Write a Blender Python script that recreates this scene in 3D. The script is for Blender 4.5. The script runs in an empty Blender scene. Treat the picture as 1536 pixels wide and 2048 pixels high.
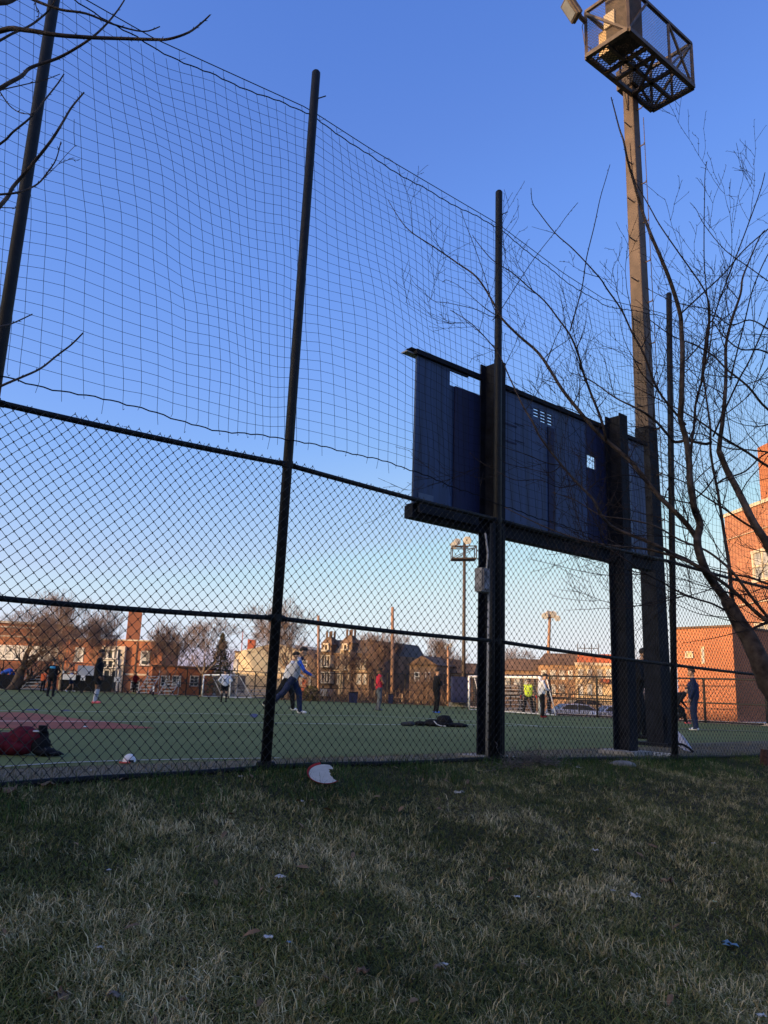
import bpy, math, random
import numpy as np
from mathutils import Vector, Matrix
SKY_AIR, SKY_DUST, SKY_OZ, SKY_STR, SUN_STR, EXPOSURE = 1.0, 1.3, 3.0, 0.10, 5.0, 0.0

# ------------------------------------------------------------------ camera, sky, sun, exposure
F_PX = 1570.0; PITCH = 0.2195; ROLL = 0.037; EYE = 0.78
SC = bpy.context.scene
COL = SC.collection
_a = math.pi/2 + PITCH
RX = np.array([[1,0,0],[0,math.cos(_a),-math.sin(_a)],[0,math.sin(_a),math.cos(_a)]])
RZ = np.array([[math.cos(ROLL),-math.sin(ROLL),0],[math.sin(ROLL),math.cos(ROLL),0],[0,0,1]])
RM = RX @ RZ
CAM = np.array([0,0,EYE])
cd = bpy.data.cameras.new('camera'); co = bpy.data.objects.new('camera', cd); COL.objects.link(co)
cd.sensor_fit = 'VERTICAL'; cd.sensor_height = 24.0; cd.lens = 24.0*F_PX/2048
cd.clip_start = 0.1; cd.clip_end = 3000
M4 = Matrix([list(RM[i]) + [float(CAM[i])] for i in range(3)] + [[0,0,0,1]])
co.matrix_world = M4
SC.camera = co

SUN_EL = math.radians(5.5)
SH = np.array([-0.85, -0.53]); SH = SH/np.linalg.norm(SH)         # horizontal direction towards the sun
w = bpy.data.worlds.new('World'); SC.world = w; w.use_nodes = True
nt = w.node_tree; nt.nodes.clear()
out = nt.nodes.new('ShaderNodeOutputWorld'); bg = nt.nodes.new('ShaderNodeBackground')
sky = nt.nodes.new('ShaderNodeTexSky'); sky.sky_type = 'NISHITA'; sky.sun_disc = False
# (a little higher than the lamp: keeps the horizon opposite the sun pale, as in the photo)
sky.sun_elevation = math.radians(20); sky.sun_rotation = math.atan2(SH[0], SH[1])
sky.altitude = 50; sky.air_density = SKY_AIR; sky.dust_density = SKY_DUST; sky.ozone_density = SKY_OZ
bg.inputs['Strength'].default_value = SKY_STR
# phone camera response: sky radiance scaled, passed through one curve per channel
sc1 = nt.nodes.new('ShaderNodeVectorMath'); sc1.operation = 'SCALE'; sc1.inputs['Scale'].default_value = 0.1
cv = nt.nodes.new('ShaderNodeRGBCurve'); cv.mapping.use_clip = False; cv.mapping.extend = 'EXTRAPOLATED'
for ci, pts in enumerate((((.056,.098),(.064,.119),(.076,.146),(.126,.258),(.192,.49),(.264,.72),(.326,.82),(.38,.90)),
                          ((.101,.223),(.117,.258),(.138,.314),(.217,.474),(.317,.70),(.336,.79),(.392,.88),(.50,.92)),
                          ((.193,.686),(.223,.752),(.257,.855),(.31,.93),(.353,.955),(.456,.955),(.60,.96)))):
    c = cv.mapping.curves[ci]
    c.points[0].location = (0,0); c.points[1].location = (1,(4.4,3.4,2.2)[ci])
    for p in pts: c.points.new(*p)
    for p in c.points: p.handle_type = 'VECTOR'
cv.mapping.update()
sc2 = nt.nodes.new('ShaderNodeVectorMath'); sc2.operation = 'SCALE'; sc2.inputs['Scale'].default_value = 10.0
nt.links.new(sky.outputs[0], sc1.inputs[0]); nt.links.new(sc1.outputs[0], cv.inputs['Color']); nt.links.new(cv.outputs[0], sc2.inputs[0]); nt.links.new(sc2.outputs[0], bg.inputs[0]); nt.links.new(bg.outputs[0], out.inputs[0])
sl = bpy.data.lights.new('sun', 'SUN'); so = bpy.data.objects.new('sun', sl); COL.objects.link(so)
sl.energy = SUN_STR; sl.angle = math.radians(0.6); sl.color = (1.0, 0.64, 0.35)
so.rotation_euler = Vector((SH[0]*math.cos(SUN_EL), SH[1]*math.cos(SUN_EL), math.sin(SUN_EL))).to_track_quat('Z','Y').to_euler()
SC.view_settings.view_transform = 'Standard'; SC.view_settings.look = 'None'
SC.view_settings.exposure = EXPOSURE; SC.view_settings.gamma = 1.0; SC.view_settings.use_curve_mapping = False
SC.cycles.max_bounces = 6; SC.cycles.diffuse_bounces = 3; SC.cycles.transparent_max_bounces = 12

# ------------------------------------------------------------------ geometry helpers
def ray(x, y): return RM @ np.array([(x-768)/F_PX, -(y-1024)/F_PX, -1.0])
def at_z(x, y, z=0.0):
    d = ray(x, y); return CAM + d*(z-EYE)/d[2]
def at_y(x, y, Y):
    d = ray(x, y); return CAM + d*Y/d[1]
SLOPE = 0.0115; Y0 = 14.0
def field_z(Y): return -SLOPE*max(0.0, min(Y, 120.0)-Y0)
def on_field(x, y, lift=0.0):
    "the point of the field seen at that pixel"
    d = ray(x, y); P = CAM + d*(-EYE)/d[2] if d[2] < 0 else None
    if P is not None and P[1] <= Y0: return P + np.array([0,0,lift])
    t = (SLOPE*Y0 - EYE)/(d[2] + SLOPE*d[1])
    P = CAM + d*t
    return P + np.array([0,0,lift])
FU = np.array([math.cos(math.radians(40)), math.sin(math.radians(40)), 0.0])   # along the fence
FN = np.array([-FU[1], FU[0], 0.0])                                            # away from the street
FO = np.array([-0.874, 6.574, 0.0])
def fp(s, z, t=0.0): return FO + FU*s + FN*t + np.array([0,0,z])
def st(P): P = np.asarray(P); return float((P-FO) @ FU), float((P-FO) @ FN)
def at_fence(x, y, t=0.0):
    d = ray(x, y); k = ((FO + FN*t - CAM) @ FN)/(d @ FN); P = CAM + d*k
    return float((P-FO) @ FU), float(P[2])
def lerp(a, b, t): return a + (b-a)*t

# ------------------------------------------------------------------ materials
MATS = {}
def mat(name, col, rough=0.7, metal=0.0, var=0.12, scale=6.0, bump=0.0, spec=0.4, var2=None):
    if name in MATS: return MATS[name]
    m = bpy.data.materials.new(name); m.use_nodes = True; n = m.node_tree; b = n.nodes['Principled BSDF']
    b.inputs['Roughness'].default_value = rough; b.inputs['Metallic'].default_value = metal
    b.inputs['Specular IOR Level'].default_value = spec
    tc = n.nodes.new('ShaderNodeTexCoord'); no = n.nodes.new('ShaderNodeTexNoise')
    no.inputs['Scale'].default_value = scale; no.inputs['Detail'].default_value = 5
    n.links.new(tc.outputs['Object'], no.inputs['Vector'])
    r = n.nodes.new('ShaderNodeValToRGB')
    c = np.array(col); c2 = np.array(var2) if var2 is not None else np.clip(c*(1+var*1.5), 0, 1)
    r.color_ramp.elements[0].color = (*(c*(1-var*1.5)), 1); r.color_ramp.elements[0].position = .3
    r.color_ramp.elements[1].color = (*c2, 1); r.color_ramp.elements[1].position = .7
    n.links.new(no.outputs['Fac'], r.inputs[0]); n.links.new(r.outputs[0], b.inputs['Base Color'])
    if bump:
        bp = n.nodes.new('ShaderNodeBump'); bp.inputs['Strength'].default_value = bump; bp.inputs['Distance'].default_value = 0.02
        n.links.new(no.outputs['Fac'], bp.inputs['Height']); n.links.new(bp.outputs[0], b.inputs['Normal'])
    MATS[name] = m; return m
def brick_mat(name, c1, c2, mortar, bw=0.21, bh=0.072, rough=0.85):
    if name in MATS: return MATS[name]
    m = bpy.data.materials.new(name); m.use_nodes = True; n = m.node_tree; b = n.nodes['Principled BSDF']
    b.inputs['Roughness'].default_value = rough; b.inputs['Specular IOR Level'].default_value = .2
    uv = n.nodes.new('ShaderNodeUVMap'); br = n.nodes.new('ShaderNodeTexBrick')
    br.inputs['Color1'].default_value = (*c1,1); br.inputs['Color2'].default_value = (*c2,1); br.inputs['Mortar'].default_value = (*mortar,1)
    br.inputs['Scale'].default_value = 1.0; br.inputs['Brick Width'].default_value = bw; br.inputs['Row Height'].default_value = bh
    br.inputs['Mortar Size'].default_value = 0.008; br.inputs['Bias'].default_value = 0.0
    n.links.new(uv.outputs[0], br.inputs['Vector'])
    no = n.nodes.new('ShaderNodeTexNoise'); no.inputs['Scale'].default_value = 0.6; no.inputs['Detail'].default_value = 4
    n.links.new(uv.outputs[0], no.inputs['Vector'])
    mx = n.nodes.new('ShaderNodeMix'); mx.data_type = 'RGBA'; mx.blend_type = 'MULTIPLY'
    rr = n.nodes.new('ShaderNodeMapRange'); rr.inputs['To Min'].default_value = .7; rr.inputs['To Max'].default_value = 1.2
    n.links.new(no.outputs['Fac'], rr.inputs[0]); mx.inputs[0].default_value = 1
    n.links.new(br.outputs['Color'], mx.inputs[6]); n.links.new(rr.outputs[0], mx.inputs[7])
    n.links.new(mx.outputs[2], b.inputs['Base Color'])
    MATS[name] = m; return m
def glass_mat(name, col=(0.03,0.04,0.05), rough=0.12):
    m = mat(name, col, rough=rough, var=.3, scale=1.5, spec=.8); return m

M_BLACK = mat('black_vinyl_paint', (0.007,0.008,0.010), rough=.55, var=.3, scale=20, bump=.15, spec=.2)
M_WIRE = mat('black_coated_wire', (0.010,0.011,0.013), rough=.5, var=.2, scale=30)
M_NET = mat('black_nylon_twine', (0.012,0.012,0.016), rough=.9, var=.2, scale=30, spec=.1)
def streaky(m):
    "rain streaks: stretch the noise pattern down the sheet"
    n = m.node_tree; mp = n.nodes.new('ShaderNodeMapping'); mp.inputs['Scale'].default_value = (3.0,3.0,.16)
    no = [q for q in n.nodes if q.type=='TEX_NOISE'][0]; tc = [q for q in n.nodes if q.type=='TEX_COORD'][0]
    n.links.new(tc.outputs['Object'], mp.inputs[0]); n.links.new(mp.outputs[0], no.inputs['Vector']); return m
M_NAVY = mat('navy_sheet_steel', (0.021,0.047,0.120), rough=.6, var=.26, scale=3.5, bump=.05)
M_NAVY2 = mat('dark_navy_steel_and_shade', (0.005,0.010,0.050), rough=.7, var=.2, scale=3, bump=.05)  # darker navy: painted shade on the scoreboard back, own colour elsewhere
M_NAVY3 = mat('pale_navy_sheet_steel', (0.07,0.11,0.19), rough=.6, var=.15, scale=3, bump=.05)
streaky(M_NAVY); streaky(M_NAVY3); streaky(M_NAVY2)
M_STEEL = mat('black_painted_steel', (0.009,0.011,0.018), rough=.75, var=.35, scale=8, bump=.1, spec=.12)
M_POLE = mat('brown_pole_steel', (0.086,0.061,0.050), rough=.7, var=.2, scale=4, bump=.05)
M_CAGE = mat('brown_cage_steel', (0.075,0.055,0.045), rough=.6, var=.3, scale=8)
M_GREY = mat('grey_galvanised_steel', (0.30,0.31,0.33), rough=.5, var=.12, scale=6)
M_WHITE = mat('white_paint', (0.75,0.75,0.76), rough=.6, var=.06, scale=5)
M_PAPER = mat('white_paper', (0.48,0.48,0.47), rough=.9, var=.06, scale=12, bump=.3)
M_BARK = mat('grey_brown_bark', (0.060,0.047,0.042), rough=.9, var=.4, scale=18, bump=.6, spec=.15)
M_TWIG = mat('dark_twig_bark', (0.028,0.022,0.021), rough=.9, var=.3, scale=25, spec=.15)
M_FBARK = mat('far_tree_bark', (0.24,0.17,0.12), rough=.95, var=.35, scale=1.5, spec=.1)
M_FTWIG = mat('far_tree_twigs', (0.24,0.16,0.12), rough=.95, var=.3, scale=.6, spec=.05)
M_CONIFER = mat('conifer_needles', (0.10,0.095,0.035), rough=.9, var=.5, scale=.9, spec=.1)
M_GLASS = glass_mat('window_glass')
M_GLASSP = glass_mat('pale_window_blind', (0.32,0.32,0.32), .5)
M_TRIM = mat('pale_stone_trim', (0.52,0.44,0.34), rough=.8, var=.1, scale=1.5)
M_BRICK_S = brick_mat('school_brick', (0.40,0.125,0.050), (0.32,0.095,0.040), (0.36,0.22,0.15))
M_BRICK_R = brick_mat('orange_brick', (0.46,0.155,0.065), (0.38,0.12,0.052), (0.42,0.24,0.16))
M_BRICK_D = brick_mat('striped_brick', (0.44,0.17,0.085), (0.26,0.09,0.055), (0.34,0.25,0.19), .23, .085)
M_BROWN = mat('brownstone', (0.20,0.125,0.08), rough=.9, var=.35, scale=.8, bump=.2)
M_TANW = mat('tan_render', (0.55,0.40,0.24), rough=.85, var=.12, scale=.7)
M_CREAM = mat('cream_wall', (0.60,0.48,0.32), rough=.85, var=.08, scale=.5)
M_ROOF = mat('slate_roof', (0.09,0.08,0.085), rough=.8, var=.2, scale=2)
M_ROOFB = mat('brown_roof', (0.14,0.085,0.055), rough=.9, var=.25, scale=1.2)
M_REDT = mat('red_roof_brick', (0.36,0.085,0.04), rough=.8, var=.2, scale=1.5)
M_WOODP = mat('orange_wood_pole', (0.36,0.20,0.12), rough=.85, var=.2, scale=3)  # one even orange brown for the timber poles
M_LEAF = mat('dead_leaf', (0.16,0.10,0.06), rough=.85, var=.3, scale=40)

# ------------------------------------------------------------------ mesh builder
class MB:
    def __init__(s): s.v = []; s.f = []; s.uv = None; s.n = 0; s.mi = []
    def add(s, v, f, mi=0):
        k = s.n
        for p in v: s.v.append((float(p[0]), float(p[1]), float(p[2])))
        for q in f: s.f.append(tuple(i+k for i in q)); s.mi.append(mi)
        s.n += len(v)
    def box(s, c, h, ax=None, mi=0):
        "centre, half sizes, optional 3 axes"
        c = np.asarray(c, float); ax = np.eye(3) if ax is None else np.asarray(ax, float)
        v = [c + ax[0]*h[0]*i + ax[1]*h[1]*j + ax[2]*h[2]*k for i in (-1,1) for j in (-1,1) for k in (-1,1)]
        f = [(0,1,3,2),(4,6,7,5),(0,4,5,1),(2,3,7,6),(0,2,6,4),(1,5,7,3)]
        s.add(v, f, mi)
    def bar(s, a, b, w, h, up=(0,0,1), mi=0):
        a = np.asarray(a,float); b = np.asarray(b,float); d = b-a; L = np.linalg.norm(d); d = d/L
        up = np.asarray(up,float); x = np.cross(up, d)
        if np.linalg.norm(x) < 1e-3: x = np.cross((1,0,0), d)
        x = x/np.linalg.norm(x); z = np.cross(d, x)
        s.box((a+b)/2, (L/2, w/2, h/2), (d, x, z), mi)
    def tube(s, pts, r, n=8, caps=True, mi=0):
        pts = [np.asarray(p,float) for p in pts]
        rs = [r]*len(pts) if np.isscalar(r) else list(r)
        v = []; f = []; up = None
        for i, p in enumerate(pts):
            a = pts[max(0,i-1)]; b = pts[min(len(pts)-1,i+1)]; d = b-a; d = d/(np.linalg.norm(d)+1e-9)
            if up is None:
                up = np.array([0,0,1.0]) if abs(d[2]) < .9 else np.array([1.0,0,0])
            x = np.cross(up, d); x = x/(np.linalg.norm(x)+1e-9); y = np.cross(d, x); up = y
            for k in range(n):
                t = 2*math.pi*k/n; v.append(p + (x*math.cos(t) + y*math.sin(t))*rs[i])
        for i in range(len(pts)-1):
            for k in range(n):
                k2 = (k+1) % n; f.append((i*n+k, i*n+k2, (i+1)*n+k2, (i+1)*n+k))
        if caps: f.append(tuple(range(n-1,-1,-1))); f.append(tuple((len(pts)-1)*n+k for k in range(n)))
        s.add(v, f, mi)
    def ball(s, c, r, n=8, m=6, mi=0, sq=(1,1,1)):
        v = []; f = []; c = np.asarray(c,float); sq = np.asarray(sq)*r
        for i in range(m+1):
            th = math.pi*i/m
            for k in range(n):
                ph = 2*math.pi*k/n; v.append(c + sq*np.array([math.sin(th)*math.cos(ph), math.sin(th)*math.sin(ph), math.cos(th)]))
        for i in range(m):
            for k in range(n): f.append((i*n+k, (i+1)*n+k, (i+1)*n+(k+1)%n, i*n+(k+1)%n))
        s.add(v, f, mi)
    def prism(s, poly, d, mi=0):
        "planar polygon of 3D points extruded along vector d"
        n = len(poly); poly = [np.asarray(p,float) for p in poly]; d = np.asarray(d,float)
        v = poly + [p+d for p in poly]
        f = [tuple(range(n-1,-1,-1)), tuple(range(n,2*n))] + [(i,(i+1)%n,(i+1)%n+n,i+n) for i in range(n)]
        s.add(v, f, mi)
    def quad(s, a, b, c, d, mi=0): s.add([a,b,c,d], [(0,1,2,3)], mi)
    def build(s, name, m, parent=None, uvax=None, smooth=False):
        me = bpy.data.meshes.new(name)
        off = np.array(parent.location) if parent is not None else np.zeros(3)
        if parent is not None and parent.parent is not None: off = off + np.array(parent.parent.location)
        V = np.array(s.v) - off
        me.from_pydata(V.tolist(), [], s.f); me.update()
        ms = m if isinstance(m, (list,tuple)) else [m]
        for q in ms: me.materials.append(q)
        if len(ms) > 1: me.polygons.foreach_set('material_index', s.mi)
        if uvax is not None: plane_uv(me, uvax, off)
        if smooth: me.polygons.foreach_set('use_smooth', [True]*len(me.polygons))
        o = bpy.data.objects.new(name, me); COL.objects.link(o)
        if parent is not None: o.parent = parent
        return o
def plane_uv(me, ax, off):
    "metre UVs: u = along ax or its horizontal normal, v = height"
    ax = np.asarray(ax,float); nx = np.array([-ax[1], ax[0], 0])
    l = me.uv_layers.new(name='UVMap'); co_ = np.array([v.co[:] for v in me.vertices]) + off
    for p in me.polygons:
        nn = np.array(p.normal); use = ax if abs(nn @ nx) >= abs(nn @ ax) else nx
        for li in p.loop_indices:
            c = co_[me.loops[li].vertex_index]
            l.data[li].uv = (float(c @ use), float(c[2]) if abs(nn[2]) < .8 else float(c @ nx))
def segs_object(name, A, B, ra, rb, m, parent=None, n=3, attr=None):
    "many straight tapered tubes at once"
    A = np.asarray(A,float); B = np.asarray(B,float); N = len(A)
    ra = np.broadcast_to(np.asarray(ra,float),(N,)); rb = np.broadcast_to(np.asarray(rb,float),(N,))
    d = B-A; d = d/(np.linalg.norm(d,axis=1,keepdims=True)+1e-9)
    up = np.where(np.abs(d[:,2:3])<.9, np.array([[0,0,1.0]]), np.array([[1.0,0,0]]))
    x = np.cross(up,d); x /= np.linalg.norm(x,axis=1,keepdims=True)+1e-9; y = np.cross(d,x)
    V = np.zeros((N,2,n,3))
    for k in range(n):
        t = 2*math.pi*k/n; o = x*math.cos(t)+y*math.sin(t)
        V[:,0,k] = A+o*ra[:,None]; V[:,1,k] = B+o*rb[:,None]
    V = V.reshape(-1,3)
    base = (np.arange(N)*2*n)[:,None]
    fs = []
    for k in range(n):
        k2=(k+1)%n; fs.append(np.concatenate([base+k, base+k2, base+n+k2, base+n+k],axis=1))
    Fq = np.stack(fs,axis=1).reshape(-1,4)
    return raw_mesh(name, V, Fq, m, parent, smooth=(n>3))
def raw_mesh(name, V, Fq, m, parent=None, smooth=False, obj=True):
    off = np.array(parent.location) if parent is not None else np.zeros(3)
    if parent is not None and parent.parent is not None: off = off + np.array(parent.parent.location)
    V = (V-off).astype(np.float32); k = Fq.shape[1]
    me = bpy.data.meshes.new(name); me.vertices.add(len(V)); me.vertices.foreach_set('co', V.ravel())
    me.loops.add(Fq.size); me.loops.foreach_set('vertex_index', Fq.ravel().astype(np.int32))
    me.polygons.add(len(Fq)); me.polygons.foreach_set('loop_start', (np.arange(len(Fq))*k).astype(np.int32))
    me.polygons.foreach_set('loop_total', np.full(len(Fq),k,np.int32))
    if smooth: me.polygons.foreach_set('use_smooth', [True]*len(Fq))
    for q in (m if isinstance(m,(list,tuple)) else [m]): me.materials.append(q)
    me.update(calc_edges=True); me.validate()
    o = bpy.data.objects.new(name, me); COL.objects.link(o)
    if parent is not None: o.parent = parent
    return o
def thing(name, label, cat, loc, group=None):
    o = bpy.data.objects.new(name, None); COL.objects.link(o); o.location = [float(q) for q in loc]
    o.empty_display_size = .2
    return tag(o, label, cat, group)
def tag(o, label=None, cat=None, group=None, kind=None):
    if label: o['label'] = label
    if cat: o['category'] = cat
    if group: o['group'] = group
    if kind: o['kind'] = kind
    return o
def struct(o, label=None): o['kind'] = 'structure'; (label and o.__setitem__('label', label)); return o
def copy_thing(o, loc, label, rotz=0, scale=1.0, parent=None):
    c = o.copy(); COL.objects.link(c)
    if parent is None:
        c.location = [float(q) for q in loc]; c.rotation_euler = (0,0,rotz); c.scale = (scale,)*3; c['label'] = label
    else: c.parent = parent
    for ch in o.children: copy_thing(ch, None, None, parent=c)
    return c
# ------------------------------------------------------------------ ground
def zb(s): return float(np.interp(s, [-8,-2,0,2.76,6.1,9,14,30], [.03,.075,.12,.105,.02,-.01,-.05,-.15]))
def bank_z(s, t):
    "street side grass bank (t<0) rising to the fence"
    z = zb(s) - .02
    d = max(0.0, -t)
    return z - 0.145*min(d,9.0) + .03*math.sin(1.7*s+.6*t)*min(1,d) + .018*math.sin(4.1*s-2.3*t)*min(1,d*2)
def rng(seed): return random.Random(seed)

# embankment sheet (fence coordinates)
def grid_sheet(name, ss, ts, zf, m):
    V = np.array([fp(s, zf(s,t), t) for s in ss for t in ts]); nt_ = len(ts)
    Fq = np.array([(i*nt_+j, (i+1)*nt_+j, (i+1)*nt_+j+1, i*nt_+j+1) for i in range(len(ss)-1) for j in range(nt_-1)])
    return raw_mesh(name, V, Fq, m, smooth=True)
def soil_mat():
    m = bpy.data.materials.new('winter_turf_soil'); m.use_nodes = True; n = m.node_tree; b = n.nodes['Principled BSDF']
    b.inputs['Roughness'].default_value = .95; b.inputs['Specular IOR Level'].default_value = .1
    tc = n.nodes.new('ShaderNodeTexCoord')
    n1 = n.nodes.new('ShaderNodeTexNoise'); n1.inputs['Scale'].default_value = .9; n1.inputs['Detail'].default_value = 6
    n2 = n.nodes.new('ShaderNodeTexNoise'); n2.inputs['Scale'].default_value = 45; n2.inputs['Detail'].default_value = 6
    n.links.new(tc.outputs['Object'], n1.inputs['Vector']); n.links.new(tc.outputs['Object'], n2.inputs['Vector'])
    r = n.nodes.new('ShaderNodeValToRGB'); e = r.color_ramp.elements
    e[0].position=.38; e[0].color=(.020,.026,.013,1); e[1].position=.62; e[1].color=(.042,.037,.026,1)
    r2 = n.nodes.new('ShaderNodeMapRange'); r2.inputs['To Min'].default_value=.4; r2.inputs['To Max'].default_value=1.6
    mx = n.nodes.new('ShaderNodeMix'); mx.data_type='RGBA'; mx.blend_type='MULTIPLY'; mx.inputs[0].default_value=1
    n.links.new(n1.outputs['Fac'], r.inputs[0]); n.links.new(n2.outputs['Fac'], r2.inputs[0])
    n.links.new(r.outputs[0], mx.inputs[6]); n.links.new(r2.outputs[0], mx.inputs[7]); n.links.new(mx.outputs[2], b.inputs['Base Color'])
    bp = n.nodes.new('ShaderNodeBump'); bp.inputs['Strength'].default_value=.8; bp.inputs['Distance'].default_value=.03
    n.links.new(n2.outputs['Fac'], bp.inputs['Height']); n.links.new(bp.outputs[0], b.inputs['Normal'])
    return m
M_SOIL = soil_mat()
M_GRAVEL = mat('gravelly_dirt', (0.10,0.088,0.060), rough=.95, var=.35, scale=22, bump=.6)
ss = list(np.arange(-14, 34, .25)); ts = list(np.arange(-13, .01, .25))
struct(grid_sheet('grass_bank', ss, ts, bank_z, M_SOIL))
struct(grid_sheet('dirt_strip', ss, [0,.2,.5,.9,1.3,1.7,2.0], lambda s,t: lerp(zb(s)-.02, -.004, min(1,t/1.7)) + (.012*math.sin(5*s)*math.sin(3*t+s) if t<1.6 else 0), M_GRAVEL))
far = MB(); far.quad((-1500,-1500,-1.38),(1500,-1500,-1.38),(1500,1500,-1.38),(-1500,1500,-1.38))
struct(far.build('ground', mat('winter_ground', (.075,.07,.055), rough=.95, var=.3, scale=.3)))
st_ = MB()
st_.prism([fp(-60,-1.36,-13), fp(80,-1.36,-13), fp(80,-1.36,-24), fp(-60,-1.36,-24)], (0,0,-.3)); struct(st_.build('street', mat('asphalt',(.05,.05,.052),rough=.9,var=.2,scale=8,bump=.3)))

# artificial turf field: two planes, zones and painted lines
def turf_mat(name, col, v2):
    m = mat(name, col, rough=.9, var=.10, scale=.35, var2=v2, spec=.15); return m
M_T1 = turf_mat('turf_green', (.100,.128,.038), (.126,.152,.052))
M_T2 = turf_mat('turf_olive_green', (.104,.132,.038), (.130,.158,.052))
M_LINE = mat('turf_line_white', (.50,.52,.50), rough=.9, var=.12, scale=3)
M_LINEF = mat('turf_line_faded', (.20,.25,.19), rough=.9, var=.2, scale=3)
M_CLAY = mat('red_infield_turf', (.21,.044,.020), rough=.9, var=.15, scale=1.2)
M_YEL = mat('turf_line_yellow', (.50,.36,.10), rough=.9, var=.1, scale=3)
M_NVMARK = mat('turf_navy_mark', (.02,.03,.10), rough=.9, var=.1, scale=3)
FEDGE = [(-160,1371),(0,1378),(200,1383),(400,1392.5),(560,1398),(740,1404.5),(930,1413.5),(1000,1421),(1100,1430),(1300,1440),(1536,1452),(1700,1462)]
def sheet(name, pxs, m, lift):
    "polygon on the field, split at the slope break, as a thin sheet"
    P = [on_field(x,y,0) for x,y in pxs]
    me = MB(); poly = [(p[0],p[1]) for p in P]
    for lo, hi in ((-5, Y0), (Y0, 400)):
        q = clip(clip(poly, 1, lo, True), 1, hi, False)
        if len(q) >= 3: me.add([(a,b,field_z(b)+lift) for a,b in q], [tuple(range(len(q)))])
    o = me.build(name, m)
    if o.data.polygons and o.data.polygons[0].normal.z < 0: o.data.flip_normals()
    return o
def clip(poly, ax, v, keep_greater):
    out_ = []; n = len(poly)
    for i in range(n):
        a, b = poly[i], poly[(i+1)%n]
        ia = (a[ax] >= v) == keep_greater or a[ax]==v; ib = (b[ax] >= v) == keep_greater or b[ax]==v
        if ia: out_.append(a)
        if ia != ib:
            t = (v-a[ax])/(b[ax]-a[ax]); out_.append((a[0]+(b[0]-a[0])*t, a[1]+(b[1]-a[1])*t))
    return out_
nearT = [fp(s,0,1.68) for s in (40,-14)]
edge_w = [on_field(x,y) for x,y in FEDGE]
poly = [(p[0],p[1]) for p in edge_w] + [(60,30),(nearT[0][0],nearT[0][1]),(nearT[1][0],nearT[1][1]),(-70,10)]
me_ = MB()
for lo,hi in ((-50,Y0),(Y0,400)):
    q = clip(clip(poly,1,lo,True),1,hi,False)
    me_.add([(a,b,field_z(b)) for a,b in q],[tuple(range(len(q)))])
tf = me_.build('turf_field', M_T1); struct(tf)
for p in tf.data.polygons:
    pass
struct(sheet('turf_olive_zone', [(-200,1395),(0,1404),(200,1407),(400,1412),(700,1417),(930,1424),(1100,1434),(1330,1446),(1600,1459),(1600,1466),(1340,1457),(1150,1455),(960,1450),(740,1449),(560,1446),(380,1445),(200,1443.5),(0,1443),(-200,1441)], M_T2, .004))
def line(name, pxs, w, m=M_LINE, lift=.010):
    P = [on_field(x,y) for x,y in pxs]; mb = MB(); L=[];R=[]
    for i,p in enumerate(P):
        a = P[max(0,i-1)]; b = P[min(len(P)-1,i+1)]; d = b-a; d[2]=0; d/=np.linalg.norm(d); nn = np.array([-d[1],d[0],0])*w/2
        for q,arr in ((p+nn,L),(p-nn,R)): arr.append((q[0],q[1],field_z(q[1])+lift))
    for i in range(len(P)-1): mb.quad(L[i],R[i],R[i+1],L[i+1])
    o = mb.build(name,m)
    if o.data.polygons[0].normal.z<0: o.data.flip_normals()
    return struct(o)
line('white_field_line', [(-150,1441),(0,1443.3),(200,1443.8),(380,1445.7),(560,1446.8),(740,1449.5),(960,1450.5),(1160,1455),(1340,1457.5),(1600,1466)], .10)
line('white_field_line', [(-150,1420),(0,1421.5),(200,1424),(380,1427.6),(560,1430),(740,1432.5),(840,1436.5),(960,1443.5),(1080,1453)], .11)
line('faded_field_line', [(-150,1399),(0,1401.5),(180,1404),(380,1409),(560,1412.5),(740,1418),(930,1424.5),(1160,1440),(1340,1447),(1600,1457)], .16, M_LINEF)
line('faded_field_line', [(-150,1391),(0,1392.5),(170,1393.5)], .2, M_LINEF)
line('faded_field_line', [(700,1409),(920,1419),(1160,1432),(1300,1438)], .16, M_LINEF)
line('edge_kerb_line', [(-60,1541),(0,1536),(120,1528),(250,1523),(400,1520),(560,1518)], .05, mat('pale_concrete_edge',(.30,.30,.31),rough=.9,var=.15,scale=12), .012)
line('yellow_field_line', [(-60,1461),(0,1460.5),(56,1460)], .06, M_YEL)
struct(sheet('red_infield', [(-120,1424),(0,1425),(40,1425),(90,1429),(140,1436),(200,1443),(250,1449),(300,1455.5),(310,1457),(250,1458.3),(120,1458.3),(0,1457.5),(-120,1456)], M_CLAY, .007))
for i,(x,y,a,b) in enumerate(((65,1420,14,1.6),(132,1421.5,10,1),(508,1432,8,4),(170,1454.5,5,1.2))):
    struct(sheet('navy_field_mark' if i<3 else 'white_field_mark', [(x+a*math.cos(t),y+b*math.sin(t)) for t in np.linspace(0,2*math.pi,13)[:-1]], M_NVMARK if i<3 else M_LINE, .013))
# apron beyond the field, then the lower street level
pv = MB()
q = [on_field(x,y) for x,y in FEDGE]
for a,b in zip(q[:-1],q[1:]):
    pv.quad(a-[0,0,.02], b-[0,0,.02], b+[0,1.5,-.02], a+[0,1.5,-.02]); pv.quad(a+[0,1.5,-.02],b+[0,1.5,-.02],(b[0],b[1]+1.5,-1.45),(a[0],a[1]+1.5,-1.45))
struct(pv.build('far_paving', mat('pale_paving',(.20,.18,.17),rough=.9,var=.2,scale=.5)))

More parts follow.
